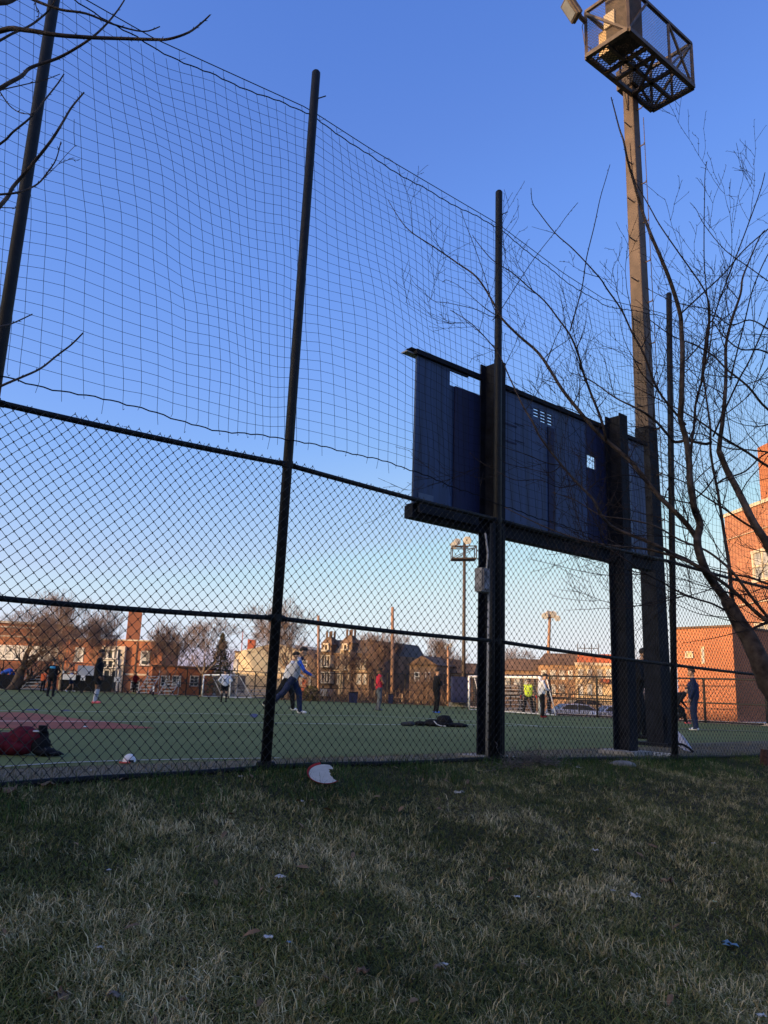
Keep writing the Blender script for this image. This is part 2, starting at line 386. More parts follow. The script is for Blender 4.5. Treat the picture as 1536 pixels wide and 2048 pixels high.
# ------------------------------------------------------------------ grass blades on the bank
from mathutils import noise as mnoise
def fbm(x,y,sc): return mnoise.fractal(Vector((x*sc,y*sc,.3)),1.0,2.0,3)
def grass(name, N, seed, region, hmin, hmax, lean, cols, wid, density, tuft=1, ncat=None):
    g = np.random.default_rng(seed)
    pts = region(g, N); keep = []; 
    dens = np.array([density(p[0],p[1]) for p in pts]); pts = pts[g.random(len(pts)) < dens]
    if tuft>1:
        pts = np.repeat(pts,tuft,axis=0); pts = pts + g.normal(0,.018,pts.shape)
    n = len(pts)
    base = np.array([fp(s, bank_z(s,t), t) if t<0 else fp(s, lerp(zb(s)-.02,0,min(1,t/1.7)), t) for s,t in pts])
    h = hmin + (hmax-hmin)*g.random(n)**2.0; yaw = g.random(n)*2*math.pi
    ln = lean[0] + (lean[1]-lean[0])*g.random(n)
    d = np.stack([np.cos(yaw),np.sin(yaw),np.zeros(n)],1); px = np.stack([-np.sin(yaw+g.normal(0,.9,n)),np.cos(yaw),np.zeros(n)],1)
    w = wid*(.6+.8*g.random(n))
    up = np.array([0,0,1.0])
    m1 = base + d*(h*.45*np.sin(ln*.6))[:,None] + up*(h*.5*np.cos(ln*.6))[:,None]
    m2 = base + d*(h*np.sin(ln))[:,None] + up*(np.maximum(.1,np.cos(ln))*h*.95)[:,None]
    V = np.stack([base-px*w[:,None], base+px*w[:,None], m1+px*w[:,None]*.8, m1-px*w[:,None]*.8, m2],1).reshape(-1,3)
    b = (np.arange(n)*5)[:,None]
    Ft = np.concatenate([b+0,b+1,b+2, b+0,b+2,b+3, b+3,b+2,b+4],1).reshape(-1,3)
    m = bpy.data.materials.new(name+'_material'); m.use_nodes=True; nn=m.node_tree; bs=nn.nodes['Principled BSDF']
    bs.inputs['Roughness'].default_value=.8; bs.inputs['Specular IOR Level'].default_value=.15
    at = nn.nodes.new('ShaderNodeAttribute'); at.attribute_name='blade'; r = nn.nodes.new('ShaderNodeValToRGB')
    r.color_ramp.elements[0].color=(*cols[0],1); r.color_ramp.elements[1].color=(*cols[-1],1)
    for k,c in enumerate(cols[1:-1]):
        e = r.color_ramp.elements.new((k+1)/(len(cols)-1)); e.color=(*c,1)
    nn.links.new(at.outputs['Fac'],r.inputs[0]); nn.links.new(r.outputs[0],bs.inputs['Base Color'])
    o = raw_mesh(name,V,Ft,m)
    a = o.data.attributes.new('blade','FLOAT','POINT')
    pat = np.array([fbm(p[0],p[1],1.1) for p in pts])
    val = np.clip(g.random(n)*.7+.15+pat*.55,0,1); a.data.foreach_set('value',np.repeat(val,5).astype(np.float32))
    o['kind']='stuff'; return o
def reg_view(g,N):
    "points of the bank inside (and a little beside) the camera's view, denser nearby"
    u = g.random(N*2); e = .45; Y = (2.3**e+(15**e-2.3**e)*u)**(1/e); X = Y*g.uniform(-.62,.62,N*2)
    P = np.stack([X,Y,Y*0],1)-FO; s = P @ FU; t = P @ FN
    k = (t<-.01)&(s<17); return np.stack([s[k],t[k]],1)[:N]
def reg_fence(g,N):
    s = -3.0 + 17*g.random(N)**1.2; t = -g.random(N)**2*.9; return np.stack([s,t],1)
def reg_strip(g,N):
    s = -3.0 + 15*g.random(N)**1.2; t = g.random(N)*1.6+.05; return np.stack([s,t],1)
dg = lambda s,t: float(np.clip(.75+1.0*fbm(s+7,t,.8),.25,1))
ds = lambda s,t: float(np.clip(.28+1.1*fbm(s-3,t+9,1.2)+2.4*fbm(s,t,5.0)-.25*(t>-1.0),.02,1))
grass('grass_thatch', 190000, 6, reg_view, .03,.10,(1.25,1.62), [(.056,.062,.016),(.115,.118,.032),(.20,.178,.060),(.33,.28,.13)], .0017, lambda s,t: .9)
grass('green_grass', 150000, 1, reg_view, .015,.052,(.7,1.55), [(.058,.090,.012),(.105,.140,.022),(.15,.172,.036),(.24,.215,.08)], .0016, dg)
grass('dry_grass', 30000, 2, reg_view, .02,.09,(.35,1.6), [(.24,.205,.10),(.46,.39,.20),(.68,.57,.33)], .0017, ds, tuft=5)
grass('fence_line_grass', 26000, 3, reg_fence, .03,.14,(.1,1.1), [(.026,.056,.012),(.052,.10,.024),(.095,.13,.038)], .002, lambda s,t: .9 if math.sin(s*2.1+1)+math.sin(s*5)>-.5 else .25)
grass('strip_dry_grass', 30000, 4, reg_strip, .02,.08,(.4,1.5), [(.09,.085,.045),(.17,.15,.095),(.30,.26,.18)], .0018, lambda s,t:.7)
# ------------------------------------------------------------------ chain link fence
S0, S1 = -5.4, 13.6
POSTS = [(-5.0,0,6.6,0),(-2.36,0,6.65,0),(0,.0,6.66,.06),(2.755,.0,6.62,0),(6.17,.0,6.72,.42),(10.4,0,6.6,.1),(13.6,0,6.6,0)]
mid = lambda s: zb(s)+1.19
def top(s): return float(np.interp(s,[-6,-2.3,0,2.75,6.26,13],[2.56,2.575,2.64,2.60,2.60,2.52]))
fence = thing('chain_link_fence','tall black chain link fence with netting posts on top of the grass bank','fence',fp(0,0))
for i,(s,t,z,ln) in enumerate(POSTS):
    m = MB(); a = fp(s,zb(s)-.4,0); b = fp(s+ln,z,0)
    m.tube([a,lerp(a,b,.5),b,b+np.array([0,0,.018])],[.043,.0425,.042,.030],14)
    bz = b-np.array([0,0,.3])
    m.tube([bz-FN*.03+FU*.02,bz-FN*.06+FU*.09+np.array([0,0,.05])],.006,5)
    p = m.build('post',M_BLACK,fence,smooth=False)
    for poly in p.data.polygons: poly.use_smooth = len(poly.vertices)==4
    for zz in (zb(s)+.02, mid(s), top(s)):
        c = MB(); k = (zz-zb(s)+.4)/(z-zb(s)+.4); q = lerp(a,b,k)
        c.tube([q-[0,0,.03],q+[0,0,.03]],.049,14); c.tube([q-FU*.075,q+FU*.075],.027,8)
        c.ball(q-FN*.045-FU*.05,.009,6,4); c.ball(q-FN*.045+FU*.05,.009,6,4)
        c.build('rail_clamp',M_BLACK,p)
# twin pole beside the second post up to the top rail
m = MB(); m.tube([fp(2.755-.078,zb(2.76)-.2),fp(2.755-.074,2.55)],.031,10); m.build('brace_pipe',M_BLACK,fence,smooth=True)
m = MB(); m.bar(fp(2.755+.058,.15,-.03),fp(2.76+.058,2.5,-.03),.02,.008,up=FN); m.build('tension_bar',M_BLACK,fence)
for fn,r,nm in ((lambda s:zb(s)+.0,.024,'bottom_rail'),(mid,.0205,'middle_rail'),(top,.0225,'top_rail')):
    cuts = [S0]+[p[0] for p in POSTS]+[S1]
    for a,b in zip(cuts[:-1],cuts[1:]):
        if b-a<.5: continue
        n_ = max(2,int((b-a)/.3)); q=[]
        sag = .012 if nm!='bottom_rail' else .0
        for i in range(n_+1):
            s = lerp(a,b,i/n_); z = fn(s)-sag*math.sin(math.pi*i/n_)
            if nm=='bottom_rail': z += .006*math.sin(3*s)
            q.append(fp(s,z))
        mb = MB(); mb.tube(q,r,10); mb.build(nm,M_BLACK,fence,smooth=True)
# woven wire
wd = .083; hh = .0865; A=[];B=[]
nw = int((S1-S0)/(wd/2)); R_=rng(5)
def wire_pt(i,k):
    s = S0+(i+((k+i)%2))*wd/2; z0 = zb(s)-.055
    wob = .010*math.sin(s*2.3+k*.11)+.006*math.sin(s*5.1+k*.31)
    z = z0 + k*hh/2 + .008*math.sin(s*1.9+.5)
    edge = max(0,1-k/5)*.02*math.sin(s*9+i)
    tt = -.047 + (.0022 if (i+k)%2 else -.0022) + .02*math.sin(s*1.3)*math.sin(k*.09)*.5
    return s+wob+edge, z, tt
for i in range(nw):
    k = 0; prev = None
    while True:
        s,z,t = wire_pt(i,k)
        if z > top(s)+.03: break
        P = fp(s,z,t)
        if prev is not None:
            # the bend around the neighbour wire
            A.append(prev); B.append(P)
        e = P+np.array([0,0,.009]); A.append(P-np.array([0,0,.009])); B.append(e)
        prev = P; k += 1
ch = segs_object('chain_link_mesh',A,B,.0022,.0022,M_WIRE,fence,n=4); ch['kind']='stuff'
# tie wires and curled ends on the top rail
A=[];B=[]
for s in np.arange(S0+.2,S1,.34):
    for fn,r in ((top,.027),(mid,.025)):
        z = fn(s); prev=None
        for k in range(8):
            th = k/7*2*math.pi*.9; P = fp(s+.004*k,z+r*math.cos(th),r*math.sin(th)-.01)
            if prev is not None: A.append(prev);B.append(P)
            prev=P
        P2 = prev+np.array([.02*R_.uniform(-1,1),.0,-.05*R_.random()])-FU*.03*R_.random()
        A.append(prev);B.append(P2)
segs_object('wire_ties',A,B,.0022,.0022,M_WIRE,fence,n=3)['kind']='stuff'

# ------------------------------------------------------------------ ball netting
net = thing('ball_netting','sagging black square mesh ball net hung between the tall fence posts','net',fp(0,4))
CAB = [(-5,6.1),(-2.36,6.02),(-1.55,6.03),(0,6.235),(.8,6.20),(2.755,6.21),(4.05,6.06),(4.9,6.03),(6.5,6.37),(9.6,6.2),(12.6,6.25)]
def cab(s): return float(np.interp(s,[c[0] for c in CAB],[c[1] for c in CAB]))
def toprope(s):
    b = [p[0] for p in POSTS]; 
    for a,c in zip(b[:-1],b[1:]):
        if a<=s<=c:
            f=(s-a)/(c-a); return cab(s)-.045-.05*math.sin(math.pi*f)-.02*abs(math.sin(f*11))
    return cab(s)-.05
BR = [(-5,2.8),(-2.34,2.79),(-1.86,2.81),(-1.3,2.83),(-1.05,2.80),(-.71,2.815),(-.02,2.89),(.7,2.935),(1.2,2.93),(1.52,2.91),(2.06,2.87),(2.74,2.80),(4.45,2.72),(6.27,2.72),(8.6,2.7),(12.6,2.7)]
def botrope(s): return float(np.interp(s,[c[0] for c in BR],[c[1] for c in BR]))
mbn = MB(); mbn.tube([fp(s,cab(s)+.0,.02) for s in np.arange(-5,12.6,.15)],.0045,5); mbn.build('support_cable',M_NET,net)
def netpt(u,v):
    "u = string number position at the top, v 0..1 down"
    s = u + .16*v + .03*math.sin(3*u)*v
    # bulge
    b = [p[0] for p in POSTS]; f=.5
    for a,c in zip(b[:-1],b[1:]):
        if a<=s<=c: f=(s-a)/(c-a)
    fr = 1-v
    d1_ = .42*math.sin(math.pi*min(1,v*.85)/2)*(.4+.6*math.sin(math.pi*f)); d2_ = .30*v*math.sin(math.pi*min(1,f*1.1)); kk = min(1,max(0,(u+.5)/1.0)); drift = lerp(d1_,d2_,kk*kk*(3-2*kk))
    s2 = s+drift
    t = .02-.13*math.sin(math.pi*min(1,f*1.6))*math.sin(math.pi*v)*(.4+.6*min(1,max(0,(u+.5)/1.0)))+.025*math.sin(2.2*u+3*v)
    zt = toprope(u); zb_ = botrope(s2)
    z = zt + (zb_-zt)*v + .018*math.sin(u*5+v*9)
    z -= min(1,max(0,u))*.05*math.sin(math.pi*f)*math.sin(math.pi*v)
    q = Vector((u*3.1,v*7.0,1.7)); s2 += .012*mnoise.noise(q); z += .012*mnoise.noise(q+Vector((9,4,2))); t += .04*mnoise.noise(q*.6)
    return fp(s2,z,t)
A=[];B=[]; us = np.arange(-5,12.5,.108); R_=rng(9); NV=34
G = [[netpt(u,k/NV) for k in range(NV+1)] for u in us]
for i in range(len(us)):
    jit = R_.uniform(-.004,.004)
    for k in range(NV-0):
        A.append(G[i][k]);B.append(G[i][k+1])
    e = G[i][NV]; L=R_.uniform(.02,.13); e2 = e+FU*R_.uniform(-.02,.02)-np.array([0,0,L]); A.append(e);B.append(e2)
    if R_.random()<.35: A.append(e2);B.append(e2+FU*.01+np.array([0,0,.012]))
    if i:
        for k in range(1,NV):
            A.append(G[i-1][k]);B.append(G[i][k])
segs_object('net_strings',A,B,.0020,.0020,M_NET,net,n=3)['kind']='stuff'
# ropes woven through the edge of the net
def rope(name,pts,r):
    mb=MB(); n=[]
    for i,p in enumerate(pts): n.append(p+np.array([0,0,.006*math.sin(i*2.1)]))
    mb.tube(n,r,5); mb.build(name,M_NET,net)
rope('top_rope',[fp(s,toprope(s),.01) for s in np.arange(-5,12.5,.06)],.0055)
rope('bottom_rope',[fp(s,botrope(s)-.01+.012*math.sin(7*s)*math.sin(2.3*s)-.03,-.04) for s in np.arange(-5,12.5,.06)],.0055)
A=[];B=[]
for s in np.arange(-4.9,12.4,.21):
    A.append(fp(s,cab(s),.02));B.append(fp(s+.01,toprope(s)-.01,.01))
    if R_.random()<.3: A.append(fp(s,toprope(s),.01));B.append(fp(s+.05,toprope(s)+.035,-.02))
segs_object('hanging_ties',A,B,.002,.002,M_NET,net,n=3)['kind']='stuff'

# ------------------------------------------------------------------ scoreboard seen from behind
T = 1.0
sb = thing('scoreboard','dark navy steel scoreboard seen from behind on two black columns','scoreboard',fp(5,0,.8))
def panel(name,s0,s1,z0,z1,holes,m,t=T,th=.03):
    xs = sorted({s0,s1,*[h[0] for h in holes],*[h[1] for h in holes]}); zs = sorted({z0,z1,*[h[2] for h in holes],*[h[3] for h in holes]})
    mb = MB()
    for a,b in zip(xs[:-1],xs[1:]):
        for c,d in zip(zs[:-1],zs[1:]):
            if any(h[0]-1e-6<=a and b<=h[1]+1e-6 and h[2]-1e-6<=c and d<=h[3]+1e-6 for h in holes): continue
            mb.box(fp((a+b)/2,(c+d)/2,t),((b-a)/2,(d-c)/2,th/2),(FU,(0,0,1),FN))
    return mb.build(name,m,sb)
ZB,ZT = 2.84,4.72
panel('back_panel',2.40,2.965,ZB,ZT,[],M_NAVY)
panel('back_panel',2.967,3.30,ZB,ZT,[(2.967,3.30,4.50,4.70)],M_NAVY)
panel('shade_painted_panel',3.04,3.60,ZB,4.50,[],M_NAVY2,T-.032,.02)  # shade left of the column, drawn as a darker overlaid sheet
panel('back_panel',3.56,5.06,ZB,ZT,[(4.60+k*.15,4.60+k*.15+.125,4.47+j*.046,4.47+j*.046+.028) for k in range(3) for j in range(4) if not (k==0 and j==0)],M_NAVY)
panel('back_panel',5.062,5.80,ZB,ZT,[(5.8-.001,5.8,4,4.2)],M_NAVY)
panel('shade_painted_panel',5.80,6.50,ZB,ZT,[(5.82,6.04,4.04,4.24)],M_NAVY2)  # panel coloured darker for the shade beside the right column
panel('shade_painted_panel',4.90,5.04,ZB,4.43,[],M_NAVY2,T-.024,.012)  # thin dark strip standing in for a band of shade
panel('pale_back_panel',6.50,6.98,ZB,ZT,[],M_NAVY3)
panel('back_panel',6.98,7.36,ZB,ZT,[],M_NAVY)
def sbar(name,s0,s1,z,t,w_,h_,m=M_STEEL):
    mb=MB(); mb.bar(fp(s0,z,t),fp(s1,z,t),w_,h_); return mb.build(name,m,sb)
sbar('top_channel',2.36,7.42,4.755,.975,.06,.06)
sbar('top_flange',2.30,7.42,4.79,1.03,.10,.012)
sbar('top_hook',2.24,2.50,4.735,1.045,.10,.014,M_GREY)
sbar('bottom_channel',2.32,7.44,2.765,.97,.14,.15)
sbar('bottom_ledge',2.32,7.42,2.85,.92,.20,.010)
sbar('bottom_lip',2.35,3.34,2.80,.83,.03,.12)
# rivet rows on the panels
mb=MB()
for s in np.arange(2.45,7.3,.12):
    for z in (ZB+.05,ZT-.04): mb.ball(fp(s,z,T-.018),.006,4,3)
mb.build('rivets',M_NAVY,sb)['kind']='stuff'
mb=MB(); mb.box(fp(2.60,2.98,T-.02),(.12,.04,.004),(FU,(0,0,1),FN)); mb.build('maker_plate',M_NAVY3,sb)
for s_,z,a,b in ((4.08,4.26,.16,.012),(4.08,4.02,.16,.012),(4.3,4.31,.1,.004),(4.3,4.07,.1,.004),(5.35,3.75,.14,.006),(5.35,3.5,.10,.012)):
    mb=MB(); mb.box(fp(s_,z,T-.02),(a,b,.003),(FU,(0,0,1),FN)); mb.build('stencil_mark',M_NAVY2,sb)
for sc in (3.60,6.38):
    mb=MB(); zt=4.93; w_=.20; dep=.24; tc=.84
    for t in (tc-dep/2,tc+dep/2): mb.box(fp(sc,zt/2-.1,t),(w_/2,zt/2+.1,.011),(FU,(0,0,1),FN))
    mb.box(fp(sc,zt/2-.1,tc),(.008,zt/2+.1,dep/2-.012),(FU,(0,0,1),FN))
    c=mb.build('column',M_STEEL,sb)
    mb=MB(); mb.box(fp(sc,.02,tc),(.24,.03,.28),(FU,(0,0,1),FN)); mb.build('column_footing',mat('concrete',(.28,.27,.26),rough=.9,var=.15,scale=9,bump=.3),sb)
eb = thing('electrical_box','grey weathered electrical box with conduit on the left scoreboard column','electrical box',fp(3.3,2,.56))
mb=MB(); mb.box(fp(3.13,2.02,.52),(.11,.135,.055),(FU,(0,0,1),FN)); mb.box(fp(3.13,2.03,.455),(.095,.12,.010),(FU,(0,0,1),FN)); mb.build('housing',mat('weathered_grey_paint',(.22,.22,.24),rough=.7,var=.5,scale=14),eb)
mb=MB(); mb.bar(fp(3.16,1.98,.445),fp(3.16,2.10,.445),.02,.015,up=FN); mb.build('latch',M_STEEL,eb)
mb=MB(); mb.tube([fp(3.20,1.9,.5),fp(3.19,1.0,.5),fp(3.18,.02,.5)],.028,10); mb.build('conduit',M_GREY,eb,smooth=True)
mb=MB(); mb.tube([fp(3.17,2.15,.53),fp(3.20,2.35,.54),fp(3.22,2.6,.6)],.012,6); mb.build('upper_cable',M_GREY,eb)

# ------------------------------------------------------------------ big square light pole with cage
pole = thing('light_pole','tall square brown floodlight pole with a mesh platform cage, behind the scoreboard','light pole',(4.78,13.6,0))
pb = at_y(1321,1490,13.6); pt = at_y(1259,150,13.6); zt_=12.52
def pc(z): k=(z-pb[2])/(pt[2]-pb[2]); q = pb+(pt-pb)*k; return np.array([q[0],q[1],z])
mb=MB(); v=[]
for z,wv in ((0.02,.31),(13.4,.215)):
    c=pc(z)
    for a,b in ((-1,-1),(1,-1),(1,1),(-1,1)):
        v.append(c+FU*a*wv/2+FN*b*wv/2)
mb.add(v,[(0,1,5,4),(1,2,6,5),(2,3,7,6),(3,0,4,7),(4,5,6,7)])
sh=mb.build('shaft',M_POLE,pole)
mb=MB(); v=[]
for z,wv in ((0.03,.318),(5.55,.318-.0071*5.5)):
    c=pc(z)
    for a,b in ((-1,-1),(1,-1),(1,1),(-1,1)): v.append(c+FU*a*wv/2+FN*b*wv/2)
mb.add(v,[(0,1,5,4),(1,2,6,5),(2,3,7,6),(3,0,4,7),(4,5,6,7)]); mb.build('dark_lower_shaft',M_STEEL,pole)  # darker box around the lower part of the shaft
bv=sh.modifiers.new('b','BEVEL'); bv.width=.02; bv.segments=2
mb=MB(); mb.box(pc(.02),(.34,.34,.03),(FU,FN,(0,0,1))); mb.build('base_plate',M_STEEL,pole)
mb=MB(); mb.box(pc(.35)-FN*.2,(.11,.006,.17),(FU,FN,(0,0,1))); mb.build('hand_hole_cover',M_STEEL,pole)
mb=MB(); mb.tube([pc(z)+FU*(.22-.004*z)-FN*(.16) for z in np.arange(.1,12.5,.6)],.008,5); mb.build('ground_cable',M_CAGE,pole)
mb=MB(); mb.tube([pc(z)+FU*(.20-.004*z)-FN*.0+np.array([.0,.0,.0]) for z in np.arange(3,12.6,.6)],.006,5); mb.build('safety_cable',M_CAGE,pole)
for i in range(22):
    z=3.4+i*.42; side = -1 if i%2==0 else 1; c=pc(z); wv=lerp(.31,.215,z/13.4)/2
    mb=MB()
    if side<0: p0=c-FU*wv-FN*wv*.3; d=-FU
    else: p0=c-FN*wv+FU*wv*.3; d=-FN
    L_=.21 if side<0 else .11
    mb.tube([p0,p0+d*L_,p0+d*(L_+.005)+np.array([0,0,.035])],.0125,6); mb.build('climbing_step',M_CAGE,pole)
# cage corners from the real rectangle
Tn=np.array([4.085,11.90]);Ln=np.array([3.50,12.56]);Rn=np.array([5.775,13.21]); Bn=Ln+(Rn-Tn)
zc=zt_; H=1.0
def c3(p,z): return np.array([p[0],p[1],z])
corn=[Tn,Rn,Bn,Ln]
mb=MB()
for i in range(4):
    a,b=corn[i],corn[(i+1)%4]
    for z,wv in ((zc,.085),(zc+H,.06)): mb.bar(c3(a,z),c3(b,z),wv,wv)
    mb.bar(c3(a,zc),c3(a,zc+H),.05,.05)
for (a,b,f0,f1,z0,z1) in ((Tn,Ln,.0,1,0,H*.98),(Tn,Rn,.30,.0,H,0.02),(Tn,Rn,.62,.62,0,H),(Tn,Rn,.62,1,0,H),(Tn,Rn,.95,.62,.1,H),(Bn,Rn,0,1,0,H),(Bn,Rn,.5,.5,0,H),(Ln,Bn,.5,.5,0,H),(Ln,Bn,.1,.5,0,H),(Ln,Bn,.5,1,H,0)):
    mb.bar(c3(a+(b-a)*f0,zc+z0),c3(a+(b-a)*f1,zc+z1),.04,.04)
mb.build('cage_frame',M_CAGE,pole)
mb=MB()
for f in (.27,.40,.66,): mb.bar(c3(Tn+(Rn-Tn)*f,zc-.03),c3(Ln+(Bn-Ln)*f,zc-.03),.07,.06)
mb.bar(c3(lerp(Tn,Ln,.5),zc-.03),c3(lerp(Rn,Bn,.5),zc-.03),.06,.06)
mb.bar(c3(lerp(Tn,Rn,.40),zc-.03),c3(lerp(Ln,Bn,.72),zc-.03),.05,.05)
mb.build('floor_beams',M_CAGE,pole)
def expanded(name,a,b,zlo,zhi,horizontal,step,wire,skip=None):
    A=[];B=[]
    if horizontal:
        U=b[0]-a; V=b[1]-a; lu=np.linalg.norm(U); lv=np.linalg.norm(V); f=lambda x,y: c3(a+U*x/lu+V*y/lv,zlo)
    else:
        U=b-a; lu=np.linalg.norm(U); lv=zhi-zlo; f=lambda x,y: c3(a+U*x/lu,zlo+y)
    nx=int(lu/step); ny=int(lv/(step*.6))
    for i in range(nx+1):
        for j in range(ny):
            x0=(i+(j%2)*.5)*step; x1=(i+((j+1)%2)*.5)*step; y0=j*lv/ny; y1=(j+1)*lv/ny
            if x0>lu or x1>lu: continue
            if skip and skip((x0)/lu,(y0)/lv): continue
            A.append(f(x0,y0));B.append(f(x1,y1))
            x2=x0+ (step*.5 if (j%2==0) else -step*.5)*1
            x3=(i+1)*step if j%2==0 else i*step+ .5*step
            if j%2==0 and i+.5<=nx:  A.append(f(min(lu,(i+1)*step),y0));B.append(f(min(lu,(i+.5)*step),y1))
            if j%2==1: A.append(f(x0,y0));B.append(f(min(lu,(i+1)*step),y1))
    o=segs_object(name,A,B,wire,wire,M_CAGE,pole,n=3); o['kind']='stuff'; return o
expanded('floor_mesh',Tn,(Rn,Ln),zc-.01,0,True,.075,.007,skip=lambda x,y:(.27<x<.42 and y>.62) or (.40<x<.66 and y>.78))
expanded('side_mesh',Tn,Ln,zc,zc+H,False,.055,.0028)
expanded('side_mesh',Tn,Rn,zc,zc+H,False,.055,.0028)
expanded('side_mesh',Bn,Rn,zc,zc+H,False,.055,.0028)
expanded('side_mesh',Ln,Bn,zc,zc+H,False,.055,.0028)
# ballast cabinets, control box and lamps
AX=(c3((Rn-Tn)/np.linalg.norm(Rn-Tn),0),c3((Ln-Tn)/np.linalg.norm(Ln-Tn),0),(0,0,1))
mb=MB(); q=c3(Tn,zc+.70)+np.array(AX[0])*.34+np.array(AX[1])*.30; mb.box(q,(.24,.22,.62),AX); mb.box(q+np.array([0,0,.64]),(.27,.25,.02),AX); mb.build('ballast_cabinet',M_CAGE,pole)
mb=MB(); q=c3(Tn,zc+.55)+np.array(AX[0])*.10+np.array(AX[1])*.42; mb.box(q,(.05,.11,.15),AX); mb.build('junction_box',M_TRIM,pole)
mb=MB(); q=c3(Tn,zc+.28)+np.array(AX[0])*.35+np.array(AX[1])*.62; mb.box(q,(.16,.12,.26),AX); mb.build('transformer_box',M_TANW,pole)
mb=MB(); q=pc(12.95); mb.box(q,(.19,.19,.22),(FU,FN,(0,0,1))); mb.tube([pc(12.2)-FU*.15,pc(12.5)-FU*.22,pc(12.9)-FU*.18],.02,6)
mb.tube([pc(12.6)+FU*.05-FN*.25,pc(12.42)+FU*.25-FN*.3,pc(12.6)+FU*.5-FN*.25],.014,6); mb.tube([pc(12.6)+FU*.1-FN*.15,pc(12.38)+FU*.1-FN*.4,pc(12.6)-FU*.1-FN*.5],.014,6); mb.build('pole_collar',M_CAGE,pole)
fl = c3(Ln,zc+H-.22); dirv = np.array([-.75,-.66,0]); dirv/=np.linalg.norm(dirv); side=np.array([dirv[1],-dirv[0],0])
mb=MB(); mb.tube([fl,fl+dirv*.16,fl+dirv*.24+np.array([0,0,.06])],.045,8); mb.build('lamp_arm',M_CAGE,pole)
mb=MB(); c=fl+dirv*.46+np.array([-.03,.0,-.04]); aim=np.array([-.80,-.15,-.55]); aim/=np.linalg.norm(aim); sx=np.cross(aim,(0,0,1)); sx/=np.linalg.norm(sx); sy=np.cross(sx,aim)
for k in range(4):
    hw=(.135,.145,.125,.08)[k]; hl=(.205,.215,.19,.12)[k]
    mb.box(c-aim*(.0+.05*k),(hl,hw,.028),(sy,sx,aim))
l=mb.build('floodlight',M_CAGE,pole); bv=l.modifiers.new('b','BEVEL'); bv.width=.02; bv.segments=2
mb=MB(); mb.box(c+aim*.03,(.165,.10,.008),(sy,sx,aim)); mb.build('lens',mat('floodlight_lens',(.16,.17,.19),rough=.2,var=.1,scale=9),l)
mb=MB(); mb.tube([c3(Ln,zc+.9),c3(Ln,zc+.6)+dirv*.12,c3(Ln,zc+.25)+dirv*.05,c3(Ln,zc+.3)-dirv*.3],.008,5); mb.build('loose_cable',M_CAGE,pole)
# ------------------------------------------------------------------ near bare trees (limbs follow real positions in depth)
def limb_tree(name,label,limbs,depth_fn,px2m_r,trunk_pts,twigs,seed,mats=(M_BARK,M_TWIG)):
    R_=rng(seed); root=thing(name,label,'tree',trunk_pts[0][0],)
    mb=MB(); mb.tube([p for p,r in trunk_pts],[r for p,r in trunk_pts],12); mb.build('trunk',mats[0],root,smooth=True)
    TA=[];TB=[];RA=[];RB=[]
    def twig(p,d,L,r,lev):
        n_=max(2,int(L/.05)); q=np.array(p); dd=np.array(d)/np.linalg.norm(d)
        for i in range(n_):
            dd=dd+np.array([R_.gauss(0,.085),R_.gauss(0,.085),R_.gauss(.045,.07)]); dd/=np.linalg.norm(dd)
            q2=q+dd*L/n_; a=max(.0017,r*(1-i/n_*.65)); b=max(.0015,r*(1-(i+1)/n_*.65))
            TA.append(q);TB.append(q2);RA.append(a);RB.append(b)
            if R_.random()<.7:   # bud
                bd=np.cross(dd,[R_.gauss(0,1),R_.gauss(0,1),R_.gauss(0,1)]); bd/=np.linalg.norm(bd)+1e-9
                TA.append(q2);TB.append(q2+(bd*.8+dd)*.011);RA.append(.0026);RB.append(.0008)
            if lev>0 and R_.random()<.38:
                sd=np.cross(dd,[R_.gauss(0,1),R_.gauss(0,1),R_.gauss(0,1)]); sd/=np.linalg.norm(sd)+1e-9
                twig(q2,dd*.6+sd*.7+np.array([0,0,.25]),L*R_.uniform(.3,.55),a*.6,lev-1)
            q=q2
    for li,(pts,w0,w1,dy,tw) in enumerate(limbs):
        P=[];n=len(pts)
        # smooth through the control points
        for i,(x,y) in enumerate(pts):
            k=i/(n-1); P.append(at_y(x,y,depth_fn(x,y)+dy*k+.05*math.sin(li*2+i*1.3)))
        Q=[];RR=[]
        for i in range(n-1):
            p0,p1,p2,p3=P[max(0,i-1)],P[i],P[i+1],P[min(n-1,i+2)]
            for j in range(4):
                t=j/4; Q.append(.5*((2*p1)+(-p0+p2)*t+(2*p0-5*p1+4*p2-p3)*t*t+(-p0+3*p1-3*p2+p3)*t**3))
                k=(i+t)/(n-1); RR.append(lerp(w0,w1,k)*px2m_r(x,y))
        Q.append(P[-1]);RR.append(w1*px2m_r(*pts[-1]))
        m=MB(); m.tube(Q,RR,8 if w0>5 else 5); m.build('branch',mats[0] if w0>7 else mats[1],root,smooth=True)
        for i in range(1,len(Q)-1):
            d=Q[i+1]-Q[i]; L=np.linalg.norm(d); d/=L
            if R_.random()<tw*L*9*min(1,max(.10,(4.0-Q[i][2])/.8+.15)):
                sd=np.cross(d,[R_.gauss(0,1),R_.gauss(0,1),R_.gauss(0,1)]); sd/=np.linalg.norm(sd)+1e-9; sd[2]+=.25; sd[1]*=.6
                twig(Q[i],d*.5+sd*.8,R_.uniform(.15,.85)*twigs,min(RR[i]*.65,.0048),2)
            if RR[i]<.012 and R_.random()<.55:
                bd=np.cross(d,[R_.gauss(0,1),R_.gauss(0,1),R_.gauss(0,1)]); bd/=np.linalg.norm(bd)+1e-9
                TA.append(Q[i]);TB.append(Q[i]+(bd*(RR[i]+.008)+d*.012));RA.append(.0035);RB.append(.001)
    if TA: segs_object('twigs',TA,TB,RA,RB,mats[1],root,n=3)['kind']='stuff'
    return root
dep=lambda x,y: 5.35+.0007*(1500-x)
